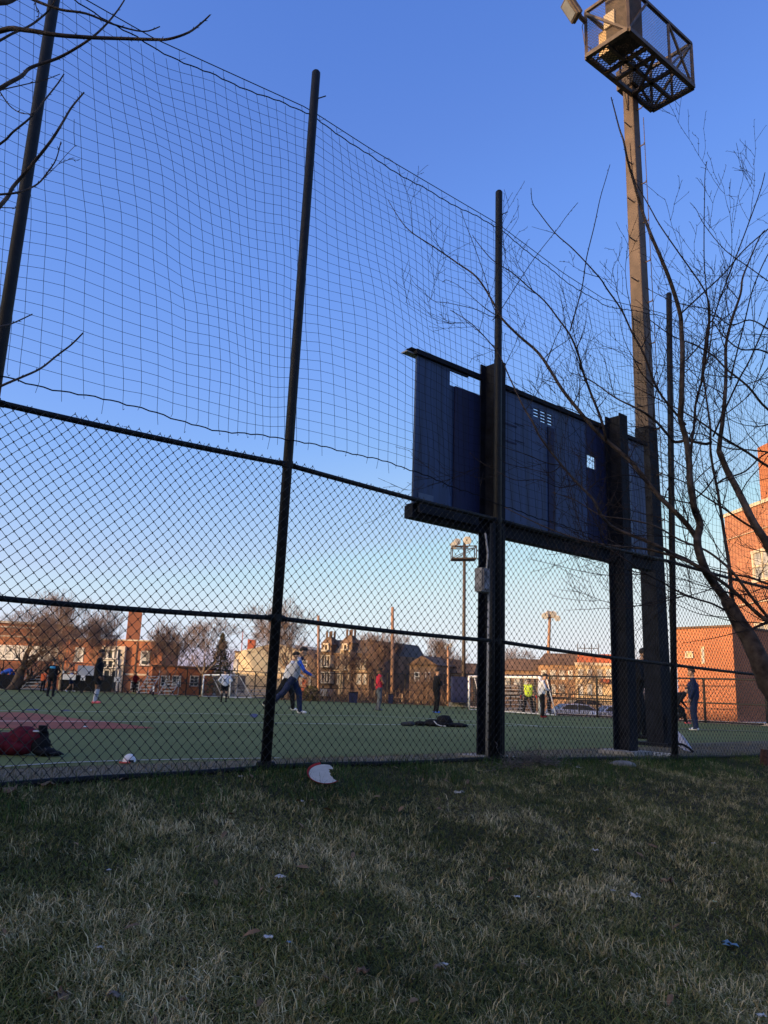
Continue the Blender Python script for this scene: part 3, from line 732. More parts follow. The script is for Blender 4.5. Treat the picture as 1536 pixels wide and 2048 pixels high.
rad=lambda x,y: 5.6/F_PX/2*.88
L=[
 ([(1462.7,1217),(1446,1191),(1425,1163),(1409,1136),(1396,1096),(1395,1073),(1400,1048),(1391,1024),(1387,1008),(1380,960),(1378,923),(1372,878),(1361,837),(1363,793),(1365,707),(1363,667),(1360,627),(1341,564),(1320,512),(1300,465),(1283,417),(1265,354),(1255,320),(1247,281),(1239,258),(1228,216),(1222,194)],21,2.2,-.5,.5),
 ([(1403,762),(1409,735),(1416,673),(1420,619),(1409,581),(1382,540),(1355,502),(1320,451),(1302,419),(1289,396),(1268,357),(1263,323),(1260,286)],5,1.8,.1,.4),
 ([(1380,925),(1384,880),(1388,854),(1391,810),(1400,775),(1403,762),(1409,700),(1416,650),(1426,639),(1438,603),(1471,516),(1496,450),(1521,380),(1530,345)],7,2,.3,.5),
 ([(1404,765),(1412,700),(1417,640),(1416,612),(1409,537),(1408,468),(1409,400),(1410,349),(1414,322)],4,1.6,.15,.4),
 ([(1466,1214),(1462,1171),(1458,1128),(1451,1085),(1443,1032),(1435,980),(1428,946),(1421,903),(1421,860),(1416,820),(1410,776),(1407,740),(1417,711),(1426,645)],9,3,.3,.6),
 ([(1434,968),(1450,957),(1490,943),(1520,915),(1545,900),(1580,885)],4.5,3,.2,.4),
 ([(1438,902),(1454,941),(1471,972),(1490,1010),(1507,1045),(1529,1079),(1545,1115),(1556,1180),(1560,1260),(1560,1330)],13,20,-.2,.1),
 ([(1438,904),(1440,880),(1445,844),(1450,790),(1452,742),(1452,690),(1464,639),(1481,588),(1485,557),(1498,523),(1519,475),(1530,460)],12,2,.2,.7),
 ([(1451,1221),(1423,1207),(1393,1198),(1354,1182),(1323,1163),(1296,1150),(1261,1126),(1226,1103),(1185,1080),(1140,1060),(1095,1042)],5,1.5,-.5,.5),
 ([(1409,1138),(1395,1133),(1372,1119),(1351,1110),(1319,1094),(1284,1078),(1256,1068),(1226,1054),(1205,1034),(1196,1018),(1185,997),(1156,968),(1123,930),(1082,877),(1065,844),(1045,810),(1020,757),(999,711),(975,680),(940,645),(900,620)],10,1.6,-.3,.55),
 ([(1398,1085),(1392,1075),(1368,1042),(1314,988),(1272,935),(1243,906),(1198,868),(1156,819),(1123,777),(1098,736),(1074,703),(1036,670),(1003,636),(988,608),(955,556),(916,527),(868,494),(825,466),(802,442),(776,400)],13,1.6,.3,.5),
 ([(1212,880),(1209,862),(1198,827),(1181,785),(1165,740),(1156,707),(1140,670),(1119,641),(1090,603),(1057,574),(1024,545),(985,520),(955,485),(945,470)],7,1.5,.1,.6),
 ([(1140,662),(1152,620),(1165,570),(1173,516),(1189,450),(1200,398),(1211,360),(1220,329)],3.4,1.5,-.1,.3),
 ([(1372,850),(1355,831),(1314,777),(1289,711),(1264,665),(1243,620),(1214,578),(1198,554),(1148,500),(1111,467),(1078,425),(1065,405),(1062,376)],6,1.6,-.2,.5),
 ([(985,640),(999,624),(1036,566),(1069,516),(1111,463),(1135,430),(1156,405)],2.4,1.3,-.1,.2),
 ([(1000,634),(985,610),(970,554),(945,483),(932,450),(921,419)],2.4,1.2,.1,.3),
 ([(1000,636),(980,632),(955,620),(925,612),(890,605),(868,602),(848,585)],2.2,1.2,0,.3),
 ([(998,634),(972,618),(940,590),(915,570),(893,560),(885,565)],2,1.0,.2,.3),
 ([(1003,700),(985,690),(960,665),(930,640),(915,610)],2,1.1,.1,.3),
 ([(1450,819),(1479,757),(1500,719),(1536,637),(1560,590)],4.5,3,.2,.6),
 ([(1426,873),(1440,840),(1450,819)],5,4.5,.1,.1),
 ([(1361,628),(1405,587),(1450,545),(1488,500),(1536,458),(1560,440)],4,2.6,.2,.5),
 ([(1560,580),(1536,562),(1496,533),(1450,500),(1409,450),(1393,420),(1380,405)],3,1.3,.0,.4),
 ([(1600,850),(1536,819),(1496,773),(1455,740),(1426,711),(1390,690),(1345,672),(1300,640)],6,2,-.2,.7),
 ([(1590,690),(1540,660),(1500,640),(1460,650),(1420,620),(1380,612),(1340,600),(1290,575)],4,1.4,-.1,.6),
 ([(1372,880),(1350,884),(1336,870),(1307,838),(1270,815),(1230,795),(1180,760),(1140,745)],8,1.6,-.3,.5),
 ([(1372,880),(1390,884),(1412,888),(1422,884)],6,7,.1,0),
 ([(1620,1290),(1570,1265),(1537,1242),(1516,1228),(1467,1182),(1430,1154),(1398,1133),(1340,1110),(1290,1098),(1230,1092),(1170,1082),(1110,1062),(1060,1040),(1010,1015)],11,1.6,-.2,.5),
 ([(1600,1310),(1560,1262),(1528,1225),(1500,1190),(1470,1150),(1445,1125),(1410,1100),(1360,1080),(1310,1052),(1250,1038),(1200,1030),(1150,1000),(1105,985)],8,1.5,-.3,.5),
 ([(1497,1263),(1510,1255),(1537,1243),(1580,1225)],6,5,.2,.1),
 ([(1640,1200),(1580,1180),(1536,1168),(1500,1155),(1462,1148),(1420,1137)],7,3,.2,.3),
 ([(1600,960),(1540,935),(1495,905),(1462,885),(1432,866),(1395,840),(1350,815),(1300,790),(1262,770)],7,1.6,.0,.6),
 ([(1620,1120),(1560,1090),(1520,1065),(1480,1040),(1445,1015),(1405,990),(1370,965),(1330,950),(1290,930)],7,1.6,.0,.5),
 ([(1540,905),(1500,900),(1450,895),(1410,870),(1370,865),(1320,850),(1280,820)],4,1.5,.1,.5),
 ([(1123,930),(1100,945),(1060,938),(1010,925),(990,905)],2.2,1,.0,.3),
 ([(1156,968),(1120,975),(1080,960),(1030,960),(990,940),(955,920),(940,905)],2.4,1,.0,.3),
 ([(1296,1150),(1250,1148),(1210,1150),(1160,1142),(1110,1130),(1060,1118)],2.2,1,.0,.2),
 ([(1462,1235),(1420,1232),(1390,1225),(1350,1207),(1320,1190)],2.4,1,.0,.2),
 ([(1600,1180),(1540,1195),(1480,1215),(1440,1222)],3,2,.1,.2),
 ([(1380,1005),(1405,985),(1425,960),(1434,940)],4,3,.1,.2),
 ([(1387,1008),(1350,1000),(1310,985),(1290,960),(1250,950),(1200,960),(1170,985)],3.4,1.2,-.1,.4),
 ([(1620,760),(1560,720),(1520,700),(1480,698),(1445,670),(1425,640)],5,2.5,.0,.6),
 ([(1600,420),(1560,470),(1530,520),(1505,580),(1490,640),(1475,700),(1460,760)],2,4,.1,.5),
]
trunk=[(at_y(1600,1560,5.3),.085),(at_y(1560,1400,5.3),.072),(at_y(1536,1368,5.32),.066),(at_y(1514,1310,5.34),.060),(at_y(1497,1275,5.36),.056),(at_y(1476,1242,5.38),.050),(at_y(1462,1216,5.40),.046),(at_y(1452,1200,5.40),.040)]
b0=at_y(1600,1560,5.3); s_,t_=st(b0); trunk.insert(0,(np.array([b0[0]+.15,b0[1],bank_z(s_,t_)-.1]),.10))
limb_tree('bare_street_tree','leafless grey street tree leaning in from the right in front of the fence',L,dep,rad,trunk,1.0,11)
dep2=lambda x,y: 3.3
rad2=lambda x,y: 3.5/F_PX/2
J=(-560,560)
L2=[
 ([(-400,330),(-150,120),(0,62),(49,60),(114,70),(182,75),(241,77),(306,79),(338,78),(377,65),(403,46),(420,30)],11,2.4,-.2,.0),
 ([(-400,430),(-120,260),(0,177),(42,153),(62,135),(114,117),(156,94),(189,71),(221,39),(247,3),(262,-30)],9,2,.1,.0),
 ([(-420,760),(-150,560),(0,412),(26,374),(62,332),(101,283),(124,247),(143,215),(168,185)],9,3,.1,.0),
 ([(-300,470),(-100,350),(0,288),(26,264),(62,234),(91,198),(114,169),(128,148)],5,2.6,.2,.0),
 ([(-300,480),(-100,398),(0,389),(39,384),(75,368),(97,342),(112,319),(122,283)],5,1.7,.0,.05),
 ([(-150,180),(0,81),(55,54),(81,36),(101,16),(120,-20)],5,3,.1,.1),
 ([(-100,-80),(30,-20),(68,0),(120,19),(172,27),(228,49),(286,63),(320,53)],7,2,.1,.0),
 ([(-420,980),(-120,830),(0,773),(42,755),(81,737),(114,711),(143,689),(166,666)],5,2.6,.1,.0),
 ([(-300,760),(-80,672),(0,653),(26,646),(65,628)],4,2.2,.1,.0),
 ([(0,180),(49,169),(91,159),(120,148)],2.4,1.4,.1,.0),
 ([(0,184),(19,211),(42,226),(68,228)],2.4,1.4,.0,.0),
 ([(70,-10),(72,12),(78,24),(75,40)],2.4,1.2,.0,.0),
 ([(-60,-20),(0,5),(40,-10),(90,-40)],12,9,.1,.0),
 ([(0,415),(30,416),(28,416)],2,1.4,.0,.0),
]
tr=[]
for x,y,r in ((-470,1600,.11),(-465,1200,.095),(-450,900,.085),(-430,620,.075),(-400,380,.06),(-330,150,.045),(-250,-100,.03)): tr.append((at_y(x,y,3.3),r))
b=tr[0][0]; s_,t_=st(b); tr[0]=(np.array([b[0],b[1],bank_z(s_,t_)-.1]),.12)
L2=[(a,b*1.2,c*1.2,d,e) for a,b,c,d,e in L2]
limb_tree('bare_street_tree','leafless street tree reaching in from the upper left before the net',L2,dep2,rad2,tr,.3,21,(M_BARK,M_BARK))

# ------------------------------------------------------------------ far bare trees
def bare_tree_mesh(seed,H,spread,levels,nb,up,trunk_r,min_r=.012,lean=0,trunk_frac=.25):
    R_=rng(seed); SA=[];SB=[];RA=[];RB=[];TA=[];TB=[];TR=[];TS=[]
    def grow(p,d,L,r,lev):
        nseg=4 if lev>=levels-1 else 3
        q=p; 
        for i in range(nseg):
            d=d+np.array([R_.gauss(0,.13),R_.gauss(0,.13),R_.gauss(up*.12,.08)]); d=d/np.linalg.norm(d)
            q2=q+d*L/nseg; r2=r*(.86 if i<nseg-1 else .75)
            if lev>=2: SA.append(q);SB.append(q2);RA.append(r);RB.append(r2)
            else: TA.append(q);TB.append(q2);TR.append(max(r,min_r));TS.append(max(r2,min_r*.8))
            if lev>0 and (i>0 or lev<levels):
                for _ in range(nb if i==nseg-1 else (1 if R_.random()<.53 else 0)):
                    a=R_.uniform(.35,.9)*spread; ph=R_.uniform(0,2*math.pi)
                    x=np.cross(d,[0,0,1]) if abs(d[2])<.95 else np.array([1.0,0,0]); x/=np.linalg.norm(x); y=np.cross(d,x)
                    nd=d*math.cos(a)+(x*math.cos(ph)+y*math.sin(ph))*math.sin(a)
                    grow(q2,nd,L*R_.uniform(.58,.85),r2*R_.uniform(.5,.72),lev-1)
            q=q2;r=r2
    d0=np.array([lean,0,1.0]); d0/=np.linalg.norm(d0)
    grow(np.array([0,0,-.2]),d0,H*trunk_frac,trunk_r,levels)
    return (SA,SB,RA,RB),(TA,TB,TR,TS)
def bare_tree(name,label,loc,seed,H,spread=1,levels=5,nb=3,up=.6,tr=.25,lean=0,tf=.27,group=None,min_r=.014,mats=None,tries=None):
    a,b=bare_tree_mesh(seed,H,spread,levels,nb,up,tr,min_r,lean,tf)
    z=max(max(p[2] for p in b[1]),.1); k=H/z
    root=thing(name,label,'tree',loc,group); L0=np.array(loc,float)
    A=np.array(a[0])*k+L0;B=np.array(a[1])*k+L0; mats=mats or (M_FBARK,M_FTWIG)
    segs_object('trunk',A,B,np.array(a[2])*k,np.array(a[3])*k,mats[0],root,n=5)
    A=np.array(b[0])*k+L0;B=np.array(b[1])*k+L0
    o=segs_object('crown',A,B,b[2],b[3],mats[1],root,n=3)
    return root
# ------------------------------------------------------------------ buildings beyond the field
class Facade:
    def __init__(s,name,label,cat,xl,YL,xr,YR,ytop,depth,m,z0=-1.5,xtop=None,group=None,poly=None):
        A=at_y(xl,1390,YL);B=at_y(xr,1390,YR); s.A=np.array([A[0],A[1],0]);B=np.array([B[0],B[1],0]); s.L=np.linalg.norm(B-s.A); s.d=(B-s.A)/s.L
        s.n=np.array([s.d[1],-s.d[0],0]); s.n = s.n if s.n[1]<0 else -s.n
        s.root=thing(name,label,cat,s.A+s.d*s.L/2,group); s.z0=z0
        if poly is None:
            s.zt=s.uz(xtop or (xl+xr)/2,ytop)[1]; P=[(0,z0),(s.L,z0),(s.L,s.zt),(0,s.zt)]
        else:
            P=[(0,z0),(s.L,z0)]+[s.uz(x,y) for x,y in poly]; s.zt=max(p[1] for p in P)
        mb=MB(); mb.prism([s.A+s.d*u+np.array([0,0,z]) for u,z in P],-s.n*depth); s.body=mb.build('wall',m,s.root,uvax=s.d)
        s.body.data.validate()
    def uz(s,x,y):
        d=ray(x,y); k=((s.A-CAM)@s.n)/(d@s.n); P=CAM+d*k; return float((P-s.A)@s.d),float(P[2])
    def p(s,u,z,o=0): return s.A+s.d*u+np.array([0,0,z])+s.n*o
    def slab(s,name,x0,y0,x1,y1,m,o=.05,th=.1,parent=None,uv=False):
        a=s.uz(x0,(y0+y1)/2)[0];b=s.uz(x1,(y0+y1)/2)[0];c=s.uz((x0+x1)/2,y0)[1];d=s.uz((x0+x1)/2,y1)[1]
        mb=MB(); mb.box(s.p((a+b)/2,(c+d)/2,o-th/2),(abs(b-a)/2,th/2,abs(c-d)/2),(s.d,s.n,(0,0,1))); return mb.build(name,m,parent or s.root,uvax=s.d if uv else None)
    def window(s,x0,y0,x1,y1,fm,gm,cols=1,rows=2,fw=.09,o=.06):
        a=s.uz(x0,(y0+y1)/2)[0];b=s.uz(x1,(y0+y1)/2)[0];c=s.uz((x0+x1)/2,y1)[1];d=s.uz((x0+x1)/2,y0)[1]
        ax=(s.d,s.n,(0,0,1)); mb=MB()
        mb.box(s.p((a+b)/2,c,o*.6),((b-a)/2+fw,o,fw/2),ax);mb.box(s.p((a+b)/2,d,o*.5),((b-a)/2+fw*.7,o*.8,fw/2),ax)
        for u in (a,b): mb.box(s.p(u,(c+d)/2,o*.4),(fw/2,o*.7,(d-c)/2-fw/2),ax)
        for i in range(1,cols): mb.box(s.p(a+(b-a)*i/cols,(c+d)/2,o*.3),(fw*.3,o*.5,(d-c)/2-fw/2),ax)
        for i in range(1,rows): mb.box(s.p((a+b)/2,c+(d-c)*i/rows,o*.35),((b-a)/2-fw/2,o*.45,fw*.28),ax)
        f=mb.build('window',fm,s.root)
        mb=MB(); mb.box(s.p((a+b)/2,(c+d)/2,.012),((b-a)/2-fw*.4,.01,(d-c)/2-fw*.4),ax); mb.build('pane',gm,f); return f
    def roofcap(s,m,th=.25,over=.15,depth=8):
        mb=MB(); mb.box(s.p(s.L/2,s.zt+th/2+.003,-depth/2+over/2),(s.L/2+over,depth/2+over,th/2),(s.d,s.n,(0,0,1))); return mb.build('parapet_cap',m,s.root)
M_WFR=mat('white_window_frame',(.62,.60,.56),rough=.6,var=.08,scale=3)
# brick school with tower
f=Facade('school_building','long low red brick school with pale entrance portal beyond the far left of the field','school building',-90,107,317,105.5,1281,7,M_BRICK_S,xtop=240)
f.roofcap(M_TRIM,.16,.1,7)
f.slab('stone_band',100,1345,317,1348.5,M_TRIM,.06,.1)
f.slab('entrance_surround',202,1292,249,1385,M_TRIM,.55,.6)
f.slab('entrance_recess',209,1299,240,1385,M_GLASS,.60,.06)
for a,b,c,d in ((210,1300,218,1318),(220,1300,230,1318),(232,1300,239,1318),(210,1321,218,1336),(220,1321,230,1336),(232,1321,239,1336),(210,1340,222,1385),(226,1340,239,1385)):
    f.window(a,b,c,d,M_WFR,M_GLASS if c<230 else M_GLASSP,1,2,.12,.72)
f.window(151,1296,166,1323,M_WFR,M_GLASSP,1,6,.15); f.window(282,1303,298,1330,M_WFR,M_GLASSP,1,4,.15)
f.slab('window_gap',284,1322,297,1328,M_GLASS,.09,.05)
for a in range(-80,140,18):
    if a<104: f.window(a,1291+a*.03,a+15,1318+a*.03,M_WFR,M_GLASSP,2,4,.15)
f.slab('downpipe',271,1284,273,1350,M_ROOFB,.12,.14)
f.window(262,1362,278,1382,M_WFR,M_GLASS,1,3,.1)
f=Facade('school_wing','taller red brick wing of the school behind the big leaning tree','school building',-110,114,127,118,1246,14,M_BRICK_S,xtop=10)
f.roofcap(M_TRIM,.3,.3,14); f.slab('stone_band',-100,1252,127,1255,M_TRIM,.07,.1)
f=Facade('brick_tower','slim square brick chimney tower rising behind the school roof','tower',240,113.0,268,113.6,1216,1.3,M_BRICK_S,xtop=256)
f.roofcap(M_TRIM,.15,.05,1.3)
for y in (1232,1252): f.slab('slot_window',255,y,256.5,y+3,M_GLASS,.03,.05)
f=Facade('brick_annex','low red brick annex wall with a flat roof to the right of the school','building',300,84,425,86,1334,12,M_BRICK_S,xtop=360)
f.roofcap(M_ROOFB,.12,.1,12); f.window(322,1352,338,1372,M_WFR,M_GLASS,2,3,.08); f.window(380,1352,396,1372,M_WFR,M_GLASS,2,3,.08); f.window(345,1352,361,1372,M_WFR,M_GLASS,2,3,.08)
# cream hall
f=Facade('cream_hall','tall blank cream hall with a sloping roofline lit by the low sun','hall',470,98,606,93,1290,18,M_CREAM,poly=[(606,1302),(552,1286),(470,1304)])
f.slab('grey_corner_pier',468,1318,476,1345,M_GREY,.12,.2); f.slab('grey_door',476,1351,490,1385,M_ROOF,.1,.15); f.slab('wall_band',478,1344,604,1347,M_TRIM,.08,.12); f.slab('roof_edge',470,1302,478,1305,M_ROOFB,.2,.3)
f.slab('pale_lower_wall',500,1351,590,1390,M_TANW,.14,.2)
mb=MB(); q=f.p(1.2,f.uz(480,1303)[1],-1); mb.box(q+np.array([0,0,.6]),(.45,.45,.9)); mb.box(q+np.array([-1.2,0,1.2]),(.04,.04,1.4)); mb.build('chimney',M_REDT,f.root)
# brownstone mansion with two dormer towers
f=Facade('brown_gabled_house','brown stone house with orange lit gable left of the mansion','house',575,93,632,90,1330,10,M_BROWN,poly=[(632,1330),(627,1318),(610,1298),(596,1316),(575,1326)])
f.window(606,1322,614,1336,M_WFR,M_GLASS,1,2,.1); f.window(600,1350,607,1370,M_TRIM,M_GLASSP,1,2,.1); f.window(616,1350,623,1370,M_TRIM,M_GLASSP,1,2,.1)
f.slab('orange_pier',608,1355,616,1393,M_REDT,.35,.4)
f=Facade('brownstone_mansion','three storey brownstone mansion with slate mansard roof and two pointed dormer towers','mansion',632,91,737,87,1306,12,M_BROWN,xtop=690)
mb=MB(); z0=f.zt
def fr(u0,u1,v0,v1,z): return [f.p(u0,z,-v0),f.p(u1,z,-v0),f.p(u1,z,-v1),f.p(u0,z,-v1)]
a=fr(0,f.L,0,12,z0+.003);b=fr(.5,f.L-.5,1.0,11,z0+1.5); mb.add(a+b,[(0,1,5,4),(1,2,6,5),(2,3,7,6),(3,0,4,7),(4,5,6,7)]); mb.build('mansard_roof',M_ROOF,f.root)
def turret(xa,xb,ybot,ywall,yapex,mw,nm='dormer_tower'):
    ua=f.uz(xa,1300)[0];ub=f.uz(xb,1300)[0];zw=f.uz((xa+xb)/2,ywall)[1];za=f.uz((xa+xb)/2,yapex)[1];z_b=f.uz((xa+xb)/2,ybot)[1]
    mb=MB(); w=ub-ua; mb.box(f.p((ua+ub)/2,(zw+z_b)/2,.5-w/2),(w/2,w/2,(zw-z_b)/2),(f.d,f.n,(0,0,1))); t=mb.build(nm,mw,f.root)
    mb=MB(); c=[f.p(ua-.12,zw+.003,.62),f.p(ub+.12,zw+.003,.62),f.p(ub+.12,zw+.003,.38-w),f.p(ua-.12,zw+.003,.38-w)]; k=(ub-ua)*.28
    tq=[f.p(ua+k,za,.5-k),f.p(ub-k,za,.5-k),f.p(ub-k,za,.5-w+k),f.p(ua+k,za,.5-w+k)]
    mb.add(c+tq,[(0,1,5,4),(1,2,6,5),(2,3,7,6),(3,0,4,7),(4,5,6,7)])
    for q in tq: mb.box(q+np.array([0,0,.3]),(.12,.12,.35))
    mb.build('steep_roof',M_ROOFB,t); return t
turret(648,668,1390,1290,1274,M_BROWN); turret(688,709,1390,1287,1271,M_BROWN)
f.window(656,1289,663,1302,M_TRIM,M_GLASS,1,1,.2,.62); f.window(694,1289,701,1300,M_TRIM,M_GLASS,1,1,.15,.62)
f.slab('tan_stone_pier',686,1300,694,1390,M_TANW,.75,.3); f.slab('tan_stone_pier',703,1300,707,1360,M_TANW,.72,.25)  # tan slabs, paler than the brownstone front
for (a,b,c,d) in ((650,1312,656,1334),(661,1312,667,1334),(650,1345,656,1366),(661,1345,667,1366),(639,1318,645,1334),(639,1348,645,1368),(676,1318,682,1336),(676,1348,682,1368),(697,1318,702,1340),(715,1320,722,1338),(715,1348,722,1368),(727,1320,733,1338),(727,1348,733,1368)):
    f.window(a,b,c,d,M_TRIM,M_GLASSP if (a%2) else M_GLASS,1,2,.12,.62 if 648<a<668 or 688<a<709 else .08)
f.slab('cornice',632,1306,737,1309,M_ROOFB,.2,.25); f.slab('string_course',632,1340,737,1342,M_TANW,.10,.14)
f.slab('porch',649,1378,668,1392,M_GREY,1.4,1.4)
# tan houses etc.
def house(name,label,xl,xr,ytop,Y,m,roof=None,apex=None,wins=(),dep_=9,fm=None,gm=None,cap=None):
    f=Facade(name,label,'house',xl,Y,xr,Y-1.6,ytop,dep_,m)
    if apex:
        z=f.zt; za=f.uz(*apex)[1]; ua=f.uz(*apex)[0]
        mb=MB(); mb.prism([f.p(-.2,z+.003,.2),f.p(f.L+.2,z+.003,.2),f.p(ua,za,.2)],-f.n*(dep_+.4)); mb.build('roof',roof,f.root)
    elif roof is not None:
        mb=MB(); a=[f.p(-.2,f.zt+.003,.3),f.p(f.L+.2,f.zt+.003,.3),f.p(f.L+.2,f.zt+.003,-dep_),f.p(-.2,f.zt+.003,-dep_)]
        b=[f.p(.1,f.zt+1.1,-1.6),f.p(f.L-.1,f.zt+1.1,-1.6),f.p(f.L-.1,f.zt+1.1,-dep_+1),f.p(.1,f.zt+1.1,-dep_+1)]
        mb.add(a+b,[(0,1,5,4),(1,2,6,5),(2,3,7,6),(3,0,4,7),(4,5,6,7)]); mb.build('roof',roof,f.root)
    if cap: f.roofcap(cap,.2,.15,dep_)
    for w_ in wins: f.window(*w_,fm or M_WFR,gm or M_GLASS,1,2,.1)
    return f
house('tan_house','pale tan house with dark flat roof right of the mansion',742,785,1330,102,M_TANW,M_ROOF,None,[(748,1336,754,1346),(760,1336,766,1346),(772,1336,778,1346)])
house('yellow_house','sunlit yellow house with a small gable between two poles',788,818,1322,100,M_CREAM,M_TRIM,(806,1312),[(793,1330,799,1342),(806,1330,812,1342)])
house('brown_gable_house','dark brown gable fronted house behind the black jacketed player',818,872,1330,84,M_BROWN,M_ROOFB,(846,1311),[(830,1345,838,1362),(852,1345,860,1362)])
house('brown_row_house','low brown row house behind the far corner of the field',874,946,1346,86,M_BROWN,M_ROOFB,None,[(880,1356,887,1370),(895,1356,902,1370),(910,1356,917,1370),(926,1356,933,1370)])
house('brown_row_house','brown row house with flat roof behind the right goal',1003,1076,1341,74,M_BROWN,M_ROOFB,None,[(1012,1352,1020,1368),(1030,1352,1038,1368),(1050,1352,1058,1368)],gm=M_GLASSP)
house('tan_row_house','tan row house with many pale windows behind the parked cars',1077,1150,1330,72,mat('tan_brick',(.36,.21,.12),rough=.9,var=.2,scale=1),M_ROOFB,None,[(1084,1342,1092,1358),(1102,1342,1110,1358),(1120,1342,1128,1358),(1138,1342,1144,1358),(1084,1370,1092,1388),(1102,1370,1110,1388),(1120,1370,1128,1388)],gm=M_GLASSP)
f=house('red_row_house','row house with red brick upper storey and white cornice left of the dark column',1151,1250,1331,70,M_TANW,None,None,[(1158,1340,1165,1356),(1176,1340,1183,1356),(1196,1340,1203,1356),(1214,1340,1221,1356),(1158,1370,1165,1390),(1176,1370,1183,1390),(1196,1370,1203,1390)],gm=M_GLASSP)
f.slab('red_upper_storey',1153,1308,1248,1326,M_REDT,-.3,3.0,uv=False); f.slab('white_cornice',1150,1326,1251,1331,M_TRIM,.25,.5)
f.slab('red_awning',1202,1358,1220,1366,M_REDT,.9,.9)
mb=MB()
for x in (1152,1166,1180,1194): 
    u,z=f.uz(x,1308); mb.box(f.p(u,z+.45,-1),(.03,.03,.5))
u0,z=f.uz(1152,1295);u1,_=f.uz(1194,1295); mb.bar(f.p(u0,z,-1),f.p(u1,z,-1),.06,.06); mb.build('roof_railing',M_ROOF,f.root)
# right hand brick buildings
f=Facade('orange_brick_box','low windowless orange brick annexe glowing in the low sun at the right','building',1357,40.5,1472,38,1256,14,M_BRICK_R,xtop=1415,z0=-1.4)
bx=f
f.roofcap(M_ROOFB,.10,.06,14); f.window(1373,1304,1386,1315,M_TRIM,M_TANW,1,1,.06); f.slab('tall_slot_window',1403,1293,1410,1328,M_TANW,.04,.06); f.slab('slot_glass',1405,1297,1409,1326,M_GLASSP,.05,.02)
c=f.p(f.L,0,0); mb=MB(); pts=[c+FU*.02-f.n*.3,c+FU*9-f.n*.3,c+FU*9-f.n*9,c+FU*.02-f.n*9]
wg=thing('dark_brick_wing','shaded dark brick side wing joining the orange annexe','building',c+FU*4)
z0_,z1_=-1.4,3.45
mb.add([np.array([p[0],p[1],z0_]) for p in pts]+[np.array([p[0],p[1],z1_]) for p in pts],[(0,1,5,4),(1,2,6,5),(2,3,7,6),(3,0,4,7),(4,5,6,7)]); mb.build('wall',M_BRICK_D,wg,uvax=FU)
mb=MB(); a=c+FU*.05-FN*.12; b=c+FU*9-FN*.12; mb.bar(np.array([a[0],a[1],-.45]),np.array([b[0],b[1],-.45]),.2,.5); mb.build('pale_plinth',M_WHITE,wg)
f=Facade('tall_brick_building','tall striped brick apartment building with pale stone bands at the right edge','apartment building',1470,60,1650,50,1028,14,M_BRICK_D,xtop=1470,z0=-1.4)
f.roofcap(M_TRIM,.25,.08,14)
for ya,yb in ((1052,1075),(1202,1222)): f.slab('stone_band',1454,ya-2,1640,yb-24,M_TRIM,.12,.2)
for x0,x1,y0,y1 in ((1508,1545,1100,1160),(1515,1552,1246,1296)):
    f.window(x0,y0,x1,y1,M_TRIM,M_GLASSP,2,2,.22,.1)
mb=MB(); q=f.p(f.uz(1532,1000)[0],f.zt+2.0,-.85); mb.box(q,(.75,.75,2.3),(f.d,f.n,(0,0,1))); mb.build('brick_chimney',M_BRICK_S,f.root,uvax=f.d)
mb=MB(); q=f.p(f.uz(1509,1000)[0],f.zt,-.6)
for dx in (0,.45): mb.bar(q+f.d*dx,q+f.d*dx+np.array([0,0,4.2]),.05,.05)
for k in range(12): mb.bar(q+np.array([0,0,.3+k*.33]),q+f.d*.45+np.array([0,0,.3+k*.33]),.04,.04)
mb.build('roof_ladder',M_TRIM,f.root)
# low walls near the annexe
wl=thing('planter_wall','low brown wall with dry hedge in front of the orange annexe','wall',on_field(1440,1446))
mb=MB(); a=on_field(1395,1440);b=on_field(1484,1444); a=a*1.03;b=b*1.03; mb.bar(np.array([a[0],a[1],-.2]),np.array([b[0],b[1],-.2]),.5,.62); mb.build('wall',M_BROWN,wl)

# unseen blocks added behind the viewer, heights set so their shadow covers the field
LA=np.array([SH[1],-SH[0],0]); DP=np.array([-SH[0],-SH[1],0]); LA = LA if LA[1]>0 else -LA
def behind(lat0,lat1,depth_,h,label,m):
    c=LA*(lat0+lat1)/2+DP*(depth_-5); root=thing('shade_block_building',label,'building',c)
    mb=MB(); mb.box(c+np.array([0,0,(h-1.4)/2]),((lat1-lat0)/2,5,(h+1.4)/2),(LA,DP,(0,0,1))); mb.build('wall',M_BRICK_S,root,uvax=LA)
    mb=MB()
    for z in np.arange(1.0,h-1.6,3.1):
        for l in np.arange(lat0+2,lat1-2,3.4): mb.box(LA*l+DP*(depth_+.02)+np.array([0,0,z+.8]),(.55,.05,.8),(LA,DP,(0,0,1)))
    mb.build('windows_row',M_GLASS,root)['kind']='stuff'
    mb=MB(); mb.box(c+np.array([0,0,h+.05]),((lat1-lat0)/2+.2,5.2,.04),(LA,DP,(0,0,1))); mb.build('parapet_cap',M_TRIM,root)
behind(-45,14.5,-24,11.15,'unseen tall brick block added behind the viewer to shade the field',M_BRICK_S)
behind(14.6,46,-30,6.25,'unseen two storey brick block added behind the viewer to shade the field',M_BRICK_S)
behind(46.1,130,-30,6.5,'unseen long brick block added behind the viewer to shade the far field',M_BRICK_S)

